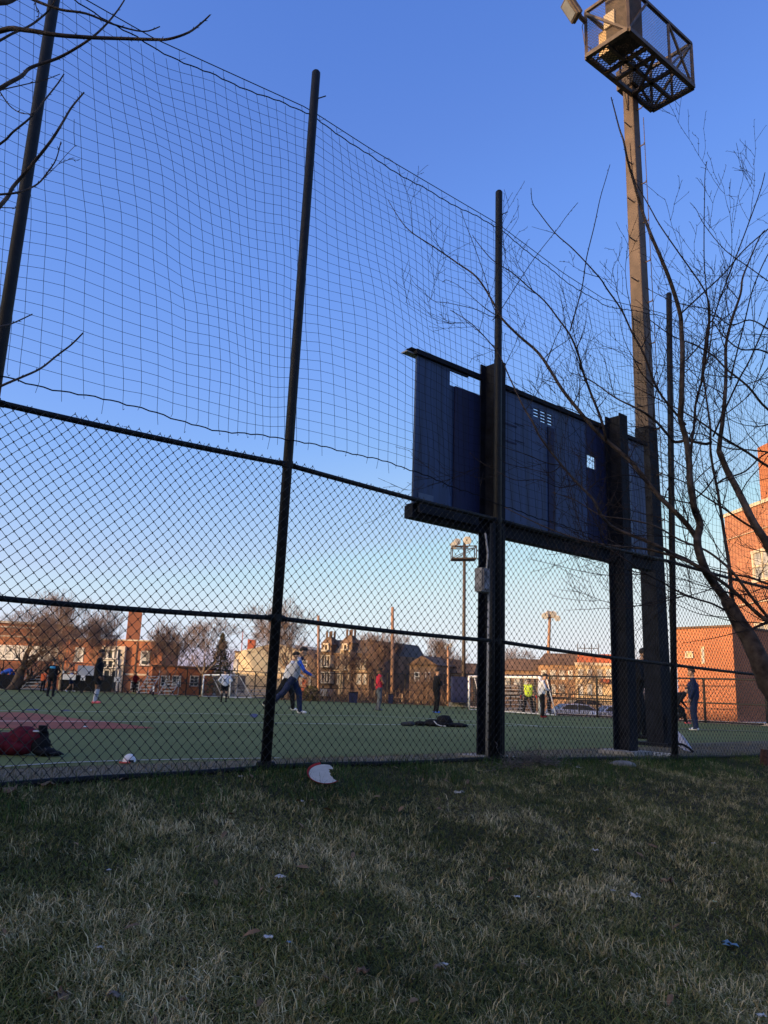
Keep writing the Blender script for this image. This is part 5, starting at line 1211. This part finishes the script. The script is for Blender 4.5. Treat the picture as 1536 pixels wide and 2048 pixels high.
def person(label,px,py,hpx,yaw,pose='stand',shirt='black',pants='black',shoes='black',shorts=False,socks=None,sleeve=None,gloves=None,skin=None,hair='short',hood=False,over=None,glasses=False,Y=None,extra=None,bulk=1.0,near=False):
    P0=on_field(px,py) if Y is None else at_y(px,py,Y)
    dist=P0[1]; Ht=hpx*dist/F_PX*1.0; J=pose_joints(pose)
    zmax=J['head'][2]+.12; k=Ht/zmax; sk=skin or SKIN
    sl=sleeve or shirt
    caps=[] # (a,b,ra,rb,mat)
    def c(a,b,ra,rb,m): caps.append((J[a] if isinstance(a,str) else np.array(a,float),J[b] if isinstance(b,str) else np.array(b,float),ra,rb,m))
    S=K(shirt);SL=K(sl) if sl!='skin' else sk;PN=K(pants);SH_=K(shoes); lg=1.0 if shorts else 1.22
    b_=bulk*1.12
    up=J['chest'];pl=J['pel'];nk=J['neck']
    ax=J['shR']-J['shL'];ax/=np.linalg.norm(ax)
    c(pl-ax*.07,up-ax*.09,.118*b_,.115*b_,S);c(pl+ax*.07,up+ax*.09,.118*b_,.115*b_,S);c(pl,up,.125*b_,.13*b_,S)
    c('chest','shL',.11*b_,.068,S);c('chest','shR',.11*b_,.068,S);c('shL','shR',.07,.07,S);c('chest',nk-(nk-up)*.15,.12,.075,S)
    c('neck',J['neck']+(J['head']-J['neck'])*.6,.054,.052,sk)
    hd=J['head']-J['neck'];hd/=np.linalg.norm(hd);fw=np.array([0,1.,0]); fw=fw-hd*(fw@hd);fw/=np.linalg.norm(fw)
    if pose=='bend': fw=np.array([0,.4,-1.0]);fw/=np.linalg.norm(fw)
    h=J['head']; c(h+hd*.025,h+hd*.03+fw*-.015,.092,.092,sk);c(h+fw*.02-hd*.05,h+fw*.035-hd*.02,.066,.07,sk);c(h+fw*.04-hd*.085,h+fw*.05-hd*.075,.038,.036,sk)
    c(h+fw*.095-hd*.0,h+fw*.112-hd*.028,.013,.017,sk)
    for sgn in (-1,1):
        c(h+ax*sgn*.086-hd*.01,h+ax*sgn*.09+hd*.02,.018,.02,sk)
        c(h+ax*sgn*.034+fw*.084+hd*.012,h+ax*sgn*.036+fw*.086+hd*.012,.013,.013,K('black') )
    c(h+ax*-.02+fw*.094-hd*.058,h+ax*.02+fw*.094-hd*.058,.009,.009,K('dred'))
    for s_ in 'LR':
        sg=-1 if s_=='L' else 1
        el=J['el'+s_];sh=J['sh'+s_];ha=J['ha'+s_]
        c(sh,el,.064,.048,SL if True else S);c(el,lerp(el,ha,.93),.047,.034,sk if sl=='skin' or extra=='short_sleeves' else SL)
        d=ha-el;d/=np.linalg.norm(d);gm=K(gloves) if gloves else sk; gs=1.35 if gloves else 1
        c(ha-d*.02,ha+d*.055,.030*gs,.036*gs,gm)
        sd=np.cross(d,[0,1,0]);sd/=np.linalg.norm(sd)+1e-9; sd=ax if abs(sd@ax)>.5 else sd; fd=np.cross(sd,d)
        for q,(o,L) in enumerate(((-.028,.062),(-.010,.075),(.010,.070),(.027,.052))):
            b0=ha+d*.07+fd*o; kn=b0+d*L*.5; tp=kn+(d*.8+sd*-sg*.5)*L*.5; c(b0,kn,.0115*gs,.011*gs,gm);c(kn,tp,.011*gs,.0095*gs,gm)
        c(ha+fd*-.03,ha+fd*-.055+d*.04,.013*gs,.012*gs,gm)
        hi=J['hi'+s_];kn=J['kn'+s_];an=J['an'+s_]
        if shorts:
            c(hi,lerp(hi,kn,.55),.105,.098,PN);c(lerp(hi,kn,.5),kn,.078,.058,sk)
            mm=K(socks) if socks else sk
            c(kn,lerp(kn,an,.4),.056,.060,sk if not socks else mm);c(lerp(kn,an,.4),an,.058,.040,mm)
        else:
            c(hi,kn,.108,.080*1.05,PN);c(kn,lerp(kn,an,.35),.080,.076,PN);c(lerp(kn,an,.35),an,.076,.062,PN)
        sf=np.array([0,1.,0]); 
        dn=an-kn;dn/=np.linalg.norm(dn)
        if abs(dn[1])>.35 and dn[1]<0: sf=np.array([0,.75,-.55])
        c(an-sf*.03-np.array([0,0,.035]),an+sf*.15-np.array([0,0,.045]),.045,.036,SH_)
    c('hiL','hiR',.115,.115,PN);c(pl-ax*.05-np.array([0,0,.02]),pl+ax*.05-np.array([0,0,.02]),.125,.125,PN)
    cy,sy_=math.cos(-yaw),math.sin(-yaw)
    Rz_=np.array([[cy,-sy_,0],[sy_,cy,0],[0,0,1]])
    zmin=min(min(a[2]-ra,b[2]-rb) for a,b,ra,rb,_ in caps)
    def W(p): q=np.asarray(p,float)-np.array([0,0,zmin]); return P0+Rz_@(q*k)
    root=thing('person',label,'person',P0)
    mb=MB(); matl=[]
    for a,b,ra,rb,m in caps:
        if m not in matl: matl.append(m)
        A_=W(a);B_=W(b);d=B_-A_;L=np.linalg.norm(d)
        d=d/L if L>1e-5 else np.array([0,0,1.]); n_=10; rA,rB=ra*k,rb*k
        pts=[];rs=[]
        for th in (80,50,20): t=math.radians(th); pts.append(A_-d*rA*math.sin(t));rs.append(rA*math.cos(t))
        pts+= [A_,B_];rs+=[rA,rB]
        for th in (20,50,80): t=math.radians(th); pts.append(B_+d*rB*math.sin(t));rs.append(rB*math.cos(t))
        mb.tube(pts,rs,n_)
    o=mb.build('body',matl,root)
    md=o.modifiers.new('r','REMESH');md.mode='VOXEL';md.voxel_size=(.0125 if near else .018)*k
    ms=o.modifiers.new('s','SMOOTH');ms.iterations=2;ms.factor=.4
    dg_=bpy.context.evaluated_depsgraph_get(); me=bpy.data.meshes.new_from_object(o.evaluated_get(dg_)); o.modifiers.clear(); old=o.data; o.data=me; bpy.data.meshes.remove(old)
    me.materials.clear()
    for m in matl: me.materials.append(m)
    n=len(me.polygons); cen=np.zeros(n*3,np.float32); me.polygons.foreach_get('center',cen); cen=cen.reshape(-1,3)+P0
    best=np.full(n,1e9); idx=np.zeros(n,np.int32)
    for a,b,ra,rb,m in caps:
        A_=W(a);B_=W(b);d=B_-A_;L2=max(d@d,1e-9);t=np.clip(((cen-A_)@d)/L2,0,1); dist_=np.linalg.norm(cen-(A_+t[:,None]*d),axis=1)-(ra+(rb-ra)*t)*k
        w_=dist_<best; best[w_]=dist_[w_]; idx[w_]=matl.index(m)
    me.polygons.foreach_set('material_index',idx); me.polygons.foreach_set('use_smooth',[True]*n)
    # hair / hood / accessories
    if hood:
        mb=MB(); mb.ball(W(h+hd*.03-fw*.025),.125*k,12,8); hb=mb.build('hood',S,root,smooth=True)
    elif hair:
        mb=MB(); mb.ball(W(h+hd*.055-fw*.028),.098*k,12,8,sq=(1,1,.88)); mb.ball(W(h+hd*.10+fw*.03),.055*k,8,6); mb.ball(W(h+hd*.09-fw*.02+ax*.04),.06*k,8,6)
        if hair=='cap': mb.prism([W(h+hd*.05+fw*.08-ax*.07),W(h+hd*.05+fw*.08+ax*.07),W(h+hd*.04+fw*.17+ax*.05),W(h+hd*.04+fw*.17-ax*.05)],(0,0,.012))
        if hair=='long': mb.tube([W(h+hd*.03-fw*.06),W(h-hd*.06-fw*.09),W(h-hd*.2-fw*.09)],[.08*k,.07*k,.03*k],8)
        mb.build('hair',HAIRM,root,smooth=True)
    if glasses:
        mb=MB(); mb.tube([W(h-ax*.075+fw*.07+hd*.015),W(h-ax*.03+fw*.105+hd*.015),W(h+ax*.03+fw*.105+hd*.015),W(h+ax*.075+fw*.07+hd*.015)],.02*k,6); mb.build('sunglasses',K('black'),root)
    if over:
        for nm,cn,parts in over:
            mb=MB()
            for a,b,ra,rb in parts:
                a_=J[a] if isinstance(a,str) else np.array(a,float); b_2=J[b] if isinstance(b,str) else np.array(b,float)
                mb.tube([W(a_),W(lerp(a_,b_2,.5)),W(b_2)],[ra*k,(ra+rb)/2*k,rb*k],10)
            mb.build(nm,K(cn),root,smooth=True)
    return root
R90=math.pi/2
person('runner in pale vest over a royal blue top and navy trousers, mid stride',583,1427,127,R90,'run','offwhite','navy','white',sleeve='blue',near=True,over=[('shoulder_patch','orange',[((-.12,.11,1.40),(-.03,.12,1.47),.035,.03)]),('collar','navy',[((0,.17,1.41),(0,.20,1.47),.062,.058)])])
person('person in white shirt and black trousers running just behind the blue sleeved runner',571,1421,112,R90,'run','white','black','white')
person('person in black standing beyond the near fence post with white gloves',565,1400,52,R90,'stand','black','black','black',extra='short_sleeves')
person('player in black jacket with white shoulder stripe, striped socks and pink shoes',190,1407,103,R90*.9,'stand','black','black','pink',shorts=True,socks='stripe',skin=SKIND,near=True,hair='short',over=[('shoulder_stripe','white',[((-.215,.02,1.455),(-.24,-.01,1.36),.035,.03)]),('sock_band','navy',[((-.125,.0,.32),(-.127,-.005,.30),.065,.065),((.125,.0,.32),(.127,-.005,.30),.065,.065)])])
person('person in black tracksuit with a blue shoulder panel seen from behind',100,1393,71,0,'hips','black','black','black',over=[('shoulder_panel','cyan',[((-.12,-.08,1.39),(.12,-.08,1.39),.06,.06)])])
person('person in orange shirt and black trousers at the far left bleachers',84,1383,41,.3,'stand','orange','black','black')
person('person in light blue shirt and dark shorts walking past the white boards',139,1384,41,R90,'walk','lblue','navy','white',shorts=True,skin=SKIN)
person('person in bright blue shirt bending forward at the left edge',4,1378.5,40,R90,'bend','blue','dgrey','white',shorts=True)
person('dark clothed person standing against the leaning tree trunk',24,1378.5,37,-.5,'stand','black','black','white')
person('person in maroon top and black trousers with yellow shoes below the school window',268,1386.5,41,-1.2,'hips','maroon','black','neon')
person('person all in black with white shoes left of the left goal',379,1390,33,-R90,'walk','black','black','white')
person('player in white sweatshirt, black shorts and black socks seen from behind',447,1404.5,62,-.4,'hips','white','black','black',shorts=True,socks='black',hair='cap')
person('player in red shirt and grey trousers with a black chest bag',756,1421,81,R90*.8,'armsx','red','grey','grey',sleeve='skin',skin=SKIND,over=[('chest_bag','black',[((-.06,.17,1.20),(.06,.17,1.20),.07,.07)])])
person('player in black tracksuit with blue chest patch and bright blue shoes',872,1426,84,R90*.8,'armsx','black','black','shoeblue',over=[('chest_patch','shoeblue',[((-.04,.115,1.34),(.07,.115,1.34),.05,.05)])])
person('goalkeeper in bright yellow shirt with red gloves and dark glasses',1057,1429,68,R90*2.1,'keeper','yellow','black','black',sleeve='dgrey',gloves='glove',glasses=True)
person('player in white shirt and wide black trousers beside the keeper',1083,1435,83,R90*.9,'lean','white','black','dred',bulk=1.05)
person('person in black with teal arm half hidden behind the white shirted player',1099,1430,66,-R90,'stand','black','black','white')
person('dark silhouetted person standing between the steel column and the light pole base',1277,1477,172,R90*1.2,'lean','black','black','black',near=True,hood=False)
person('crouching person in black with pink shoes behind the last fence post',1352,1452,72,R90,'lunge','black','black','pink')
person('person in navy hoodie and navy trousers with white shoes, facing left',1391,1461,118,-R90*.7,'stand','navy','navy','white',near=True,bulk=1.12)

# ------------------------------------------------------------------ bags, clothes and litter
def blob(name,label,cat,items,m,parts=()):
    "several squashed balls merged into one soft surface"
    c0=np.mean([i[0] for i in items],axis=0); root=thing(name,label,cat,c0)
    mb=MB()
    for c,r,sq in items: mb.ball(c,r,12,8,sq=sq)
    o=mb.build(name+'_cloth' if False else 'fabric',m,root)
    md=o.modifiers.new('r','REMESH');md.mode='VOXEL';md.voxel_size=.010
    tx=bpy.data.textures.new('folds','CLOUDS');tx.noise_scale=.07
    dm=o.modifiers.new('d','DISPLACE');dm.texture=tx;dm.strength=.022;dm.mid_level=.5;dm.texture_coords='LOCAL'
    ms=o.modifiers.new('s','SMOOTH');ms.iterations=1
    dg_=bpy.context.evaluated_depsgraph_get(); me=bpy.data.meshes.new_from_object(o.evaluated_get(dg_)); o.modifiers.clear(); o.data=me; me.polygons.foreach_set('use_smooth',[True]*len(me.polygons))
    if not me.materials: me.materials.append(m)
    return root
def F3(x,y,lift=0): return on_field(x,y,lift)
g1=F3(35,1510); s1=F3(88,1512); v=s1-g1; 
blob('duffel_bag','maroon duffel bag lying on the turf at the left edge','bag',[(g1+np.array([-.16,0,.10]),.16,(1.3,.8,.7)),(g1+np.array([.03,.02,.14]),.15,(1.2,.8,.9)),(g1+np.array([.12,.0,.17]),.10,(1.2,.8,.8)),(g1+np.array([.0,-.03,.07]),.12,(1.3,.8,.6))],K('maroon'))
b=blob('backpack','black backpack with hat on top leaning on the maroon duffel bag','bag',[(s1+np.array([-.05,.0,.10]),.10,(1,.8,1.0)),(s1+np.array([-.06,.02,.19]),.08,(1,.8,.8)),(s1+np.array([.02,-.02,.04]),.09,(1.2,.9,.45)),(s1+np.array([.10,-.02,.03]),.06,(1.4,.9,.4))],K('black'))
mb=MB(); q=s1+np.array([-.045,.0,.255]); mb.tube([q-[0,0,.02],q+[0,0,.035]],[.045,.042],12); mb.tube([q-[0,0,.022],q-[0,0,.018]],.06,12); mb.build('hat',K('black'),b)
mb=MB(); q=s1+np.array([-.085,-.04,.235]); mb.box(q,(.03,.02,.006)); mb.build('white_tag',K('white'),b)
mb=MB(); q=s1; mb.tube([q+[.02,-.06,.08],q+[.09,-.08,.03],q+[.16,-.04,.05],q+[.19,0,.02]],.008,5); mb.build('strap',K('dgrey'),b)
q=F3(258,1526); cp=thing('baseball_cap','white cap with red and black brim dropped on the turf edge','cap',q)
mb=MB(); v=[];n=14
for i in range(6):
    th=i/5*math.pi/2
    for kk in range(n): ph=2*math.pi*kk/n; v.append(q+np.array([.062*math.cos(th)*math.cos(ph),.055*math.cos(th)*math.sin(ph),.012+.072*math.sin(th)]))
f_=[(i*n+kk,i*n+(kk+1)%n,(i+1)*n+(kk+1)%n,(i+1)*n+kk) for i in range(5) for kk in range(n)]; mb.add(v,f_); mb.build('crown',M_WHITE,cp,smooth=True)
mb=MB(); mb.prism([q+np.array([-.02+.055*math.cos(t),-.045+.07*math.sin(t),.006]) for t in np.linspace(math.pi*.98,math.pi*1.95,9)],(0,0,.008)); mb.build('brim',K('glove'),cp)
mb=MB(); mb.box(q+np.array([.035,-.052,.02]),(.022,.006,.012)); mb.build('side_patch',K('black'),cp)
c1=F3(880,1453); px=c1[1]/F_PX
blob('clothes_pile','black jackets with white piping heaped on the turf','clothes',[(c1+np.array([-38*px,0,.05]),.10,(1.5,1,.6)),(c1+np.array([-15*px,0,.07]),.13,(1.5,1,.7)),(c1+np.array([8*px,0,.12]),.16,(1.2,1,.9)),(c1+np.array([0,0,.05]),.2,(2.0,1,.35)),(c1+np.array([33*px,0,.04]),.16,(1.6,1,.35))],K('black'))
pp=thing('jacket_piping','white piping curve on the heaped black jackets','clothes',c1+np.array([0,0,.1])); mb=MB(); mb.tube([c1+np.array([a*px,-.20,b]) for a,b in ((-14,.13),(-11,.10),(-7,.05),(0,.025),(10,.02))],.012,6); mb.build('piping',K('white'),pp)
c2=F3(815,1452); blob('shoe_bag','small black shoe bag on the field line left of the jackets','bag',[(c2+np.array([-.06,0,.04]),.07,(1.4,1,.7)),(c2+np.array([.07,0,.05]),.08,(1.3,1,.7))],K('dgrey'))
# white pop-up panel by the light pole
q=at_y(1352,1504,12.4); gz=q[2]; wp=thing('popup_goal_panel','slanted white fabric panel with black hoop beside the last fence post','sports net',q)
def wq(x,y,dy=0): return at_y(x,y,12.4+dy)
mb=MB(); poly=[wq(1347,1457),wq(1355,1461),wq(1366,1471),wq(1376,1484),wq(1383,1495),wq(1388,1505,-.25),wq(1368,1500,-.2),wq(1357,1492,-.1),wq(1347,1470)]; mb.prism(poly,(0,.012,0)); mb.build('fabric_panel',K('stripe'),wp)
mb=MB(); mb.tube([wq(1336,1488,-.05),wq(1352,1487,-.1),wq(1366,1489,-.15),wq(1378,1496,-.2),wq(1386,1504,-.25)],.018,6); mb.build('black_hoop',K('black'),wp)
q=at_y(1327,1512,11.1); cr=thing('wire_crate','small white slatted crate lying at the foot of the fence','crate',q)
for dz in (-.03,-.01,.01,.03):
    mb=MB(); mb.bar(q+np.array([-.13,0,dz+.015]),q+np.array([.13,.02,dz]),.02,.007); mb.build('slat',M_WHITE,cr)
for dx in (-.13,-.04,.05,.13):
    mb=MB(); mb.bar(q+np.array([dx,-.012,-.03]),q+np.array([dx+.01,-.012,.035]),.010,.010); mb.build('upright',M_WHITE,cr)
# fences foot: rusty stump, twig heap, stone
def bankpt(x,y):
    d=ray(x,y); d=d/d[1]; k0,k1=1.0,40.0
    for k in np.arange(1.0,30,.05):
        P=CAM+d*k; s_,t_=st(P)
        if P[2]<bank_z(s_,min(0,t_)): break
    return CAM+d*(k-.02)
q=bankpt(1530,1531); rs=thing('rusty_stump','rusty broken metal stump at the far right foot of the fence','stump',q); mb=MB(); mb.tube([q-[0,0,.05],q+[0,0,.12],q+[.01,0,.21]],[.06,.06,.05],9); mb.build('stump_body',mat('rust',(.06,.028,.02),rough=.95,var=.5,scale=25,bump=.8),rs)
g=np.random.default_rng(3); A=[];B=[];q0=bankpt(1055,1533)
for _ in range(520):
    u=g.normal(0,.28); q=q0+FU*u+FN*g.normal(0,.09)+np.array([0,0,abs(g.normal(0,.05))*max(.2,1-abs(u)*1.5)+.01]); d=g.normal(0,1,3); d[2]*=.45; d/=np.linalg.norm(d); A.append(q);B.append(q+d*g.uniform(.03,.16))
for _ in range(9):
    q=q0+FU*g.uniform(-.45,.2)+np.array([0,0,.02]); p_=q
    for k in range(8):
        q2=p_+FU*g.normal(.01,.02)+FN*g.normal(0,.02)+np.array([0,0,.028]); A.append(p_);B.append(q2);p_=q2
o=segs_object('twig_heap',A,B,.0035,.0018,mat('dead_twigs',(.13,.11,.095),rough=.95,var=.4,scale=30),None,n=3); tag(o,'tangled heap of dead twigs and leaves against the fence',None,None,'stuff')
q=bankpt(1245,1530); stn=thing('stone','flat grey stone at the foot of the fence below the steel column','stone',q); mb=MB(); mb.ball(q+[0,0,.0],.16,10,6,sq=(1,.6,.32)); mb.build('stone_body',mat('grey_stone',(.17,.16,.15),rough=.9,var=.25,scale=18,bump=.6),stn,smooth=True)
# broken plate with red rim
pl=bankpt(648,1572); d0=thing('broken_plate','broken white disc with a red rim lying in the grass below the fence','plate',pl)
nrm=np.array([.06,-.46,.88]);nrm/=np.linalg.norm(nrm); ux=np.cross([0,1,0],nrm);ux/=np.linalg.norm(ux);uy=np.cross(nrm,ux)
rr=.14; cen=pl+np.array([0,.05,.085])
def ring(r0,r1,a0,a1,n,h0,h1,mb):
    for i in range(n):
        t0=math.radians(lerp(a0,a1,i/n));t1=math.radians(lerp(a0,a1,(i+1)/n)); P=lambda r,t,h:cen+(ux*math.cos(t)+uy*math.sin(t))*r+nrm*h
        mb.add([P(r0,t0,h0),P(r1,t0,h1),P(r1,t1,h1),P(r0,t1,h0),P(r0,t0,h0-.004),P(r1,t0,h1-.004),P(r1,t1,h1-.004),P(r0,t1,h0-.004)],[(0,1,2,3),(7,6,5,4),(0,4,5,1),(1,5,6,2),(2,6,7,3),(3,7,4,0)])
mb=MB(); A0,A1=78,322; t=[math.radians(a) for a in np.linspace(A0,A1,26)]
edge=[cen+(ux*math.cos(a)+uy*math.sin(a))*rr*.88 for a in t]
jag=[cen+ux*rr*x+uy*rr*y for x,y in ((.62,-.48),(.50,-.38),(.44,-.22),(.34,-.16),(.26,-.02),(.30,.08),(.18,.22),(.22,.34),(.12,.48),(.40,.52),(.34,.66),(.22,.80))]
mb.prism(edge+jag,-nrm*.003); mb.build('plate_face',mat('cream_plate',(.42,.41,.37),rough=.7,var=.06,scale=20),d0)
mb=MB(); ring(rr*.90,rr*1.0,112,A1,26,.001,.010,mb); mb.build('red_rim',K('dred'),d0)
# crumpled litter
def crumple(label,x,y,sz,m,seed,fence_side=False,flat_=.5,name='litter',cat='litter'):
    q=bankpt(x,y) if not fence_side else on_field(x,y); g=np.random.default_rng(seed); root=thing(name,label,cat,q,'scraps of litter in the grass')
    n,m_=6,5; w=.9*sz*(q[1])/F_PX; V=[]
    for i in range(n):
        for j in range(m_):
            V.append(q+np.array([(i/(n-1)-.5)*w*(1+g.normal(0,.2))+g.normal(0,.08)*w,(j/(m_-1)-.5)*w*.8*(1+g.normal(0,.25))+g.normal(0,.06)*w,.018+abs(g.normal(0,1))*w*.18*flat_+(w*.12*flat_ if 0<i<n-1 and 0<j<m_-1 else 0)]))
    V=np.array(V); Fq=np.array([(i*m_+j,(i+1)*m_+j,(i+1)*m_+j+1,i*m_+j+1) for i in range(n-1) for j in range(m_-1) if g.random()>.12])
    o=raw_mesh('scrap',V,Fq,m,root); sd=o.modifiers.new('s','SOLIDIFY'); sd.thickness=.001; return root
M_BLU=mat('blue_plastic',(.10,.19,.27),rough=.5,var=.1); M_GRN=mat('pale_green_scrap',(.45,.6,.4),rough=.8,var=.1)
LIT=[('crumpled white tissue behind the bottom rail near the left edge',184,1551,20,M_PAPER,True),('tiny white scraps just left of the crumpled tissue',150,1557,12,M_PAPER,True),
('small white scrap in the grass left of the first near post',481,1558,10,M_PAPER,False),('small white paper scrap below left of the broken disc',603,1608,9,M_PAPER,False),('white paper scrap below the second post',917,1591,17,M_PAPER,False),
('tiny white star shaped scrap in the left grass',217,1748,9,M_PAPER,False),('flat pale paper in the middle grass, left of centre',560,1762,20,M_PAPER,False),('crumpled white paper near the blue scrap',536,1884,21,M_PAPER,False),('small bright blue plastic scrap',577,1894,10,M_BLU,False),
('small white pebble like scrap low on the left',199,1905,11,M_PAPER,False),('tiny pale scrap left of centre',176,1821,7,M_PAPER,False),('white scrap right of centre in the upper grass',1190,1707,13,M_PAPER,False),('grey white crumpled scrap in the middle right grass',1033,1801,13,M_PAPER,False),
('long torn white scrap on the right',1269,1800,22,M_PAPER,False),('small white scrap left of the long torn one',1226,1788,8,M_PAPER,False),('pale blue plastic strip at the lower right',1462,1898,26,M_BLU,False),('small crumpled wrapper low in the centre right',889,1939,14,M_PAPER,False),
('tiny white scrap high on the right bank',1427,1692,9,M_PAPER,False),('tiny pale green scrap on the right',1077,1801,6,M_GRN,False),('pale green scrap further right',1430,1810,8,M_GRN,False),('thin white scrap just below the fence on the right',1157,1539,9,M_PAPER,False),('white scrap by the twig heap',1116,1528,10,M_PAPER,False),('white bottle fragment in the lower right corner',1523,2041,16,M_PAPER,False)]
for i,(lb,x,y,s_,m,fs) in enumerate(LIT): crumple(lb,x,y,s_,m,40+i,fs,.6)
LF=[('brown dead leaf standing in the lower left grass',120,2008,36),('orange brown leaf at the lower centre edge',724,1957,28),('dead leaf at the foot of the fence on the far left',14,1590,36),('curled dead leaf under the left bottom rail',90,1577,28),('pale dead leaf in the grass right of centre',878,1946,22),('dead leaf low in the centre',368,2012,16),('grey curled leaf lower left',228,2004,26),('curled leaf on the right by the dry tuft',1335,1772,22)]
for i,(lb,x,y,s_) in enumerate(LF): crumple(lb,x,y,s_,M_LEAF if i not in (4,6) else mat('grey_leaf',(.14,.12,.10),rough=.9,var=.2),90+i,False,1.0,'dead_leaf','leaf')

g=np.random.default_rng(77); VV=[];FF=[]
for _ in range(170):
    Y=g.uniform(2.6,9); X=Y*g.uniform(-.55,.55); s_,t_=st(np.array([X,Y,0]))
    if t_>-.03: continue
    c=fp(s_,bank_z(s_,t_)+.03,t_); a=g.uniform(0,6.28); L=g.uniform(.018,.042); u=np.array([math.cos(a),math.sin(a),g.uniform(-.3,.5)]); w=np.array([-math.sin(a),math.cos(a),g.uniform(-.4,.4)])*.45
    k=len(VV); up_=np.array([0,0,L*g.uniform(.1,.5)])
    VV+= [c-u*L,c-w*L*.8-u*L*.3+up_*.6,c+w*L*.8-u*L*.3+up_*.9,c-w*L*.7+u*L*.4+up_*.5,c+w*L*.7+u*L*.4+up_,c+u*L+up_*.3]
    FF+= [(k,k+1,k+2),(k+1,k+3,k+2),(k+2,k+3,k+4),(k+3,k+5,k+4)]
o=raw_mesh('leaf_litter',np.array(VV),np.array(FF),mat('brown_leaf_litter',(.17,.10,.05),rough=.85,var=.4,scale=7)); tag(o,'small curled brown leaves scattered over the grass bank',None,None,'stuff')
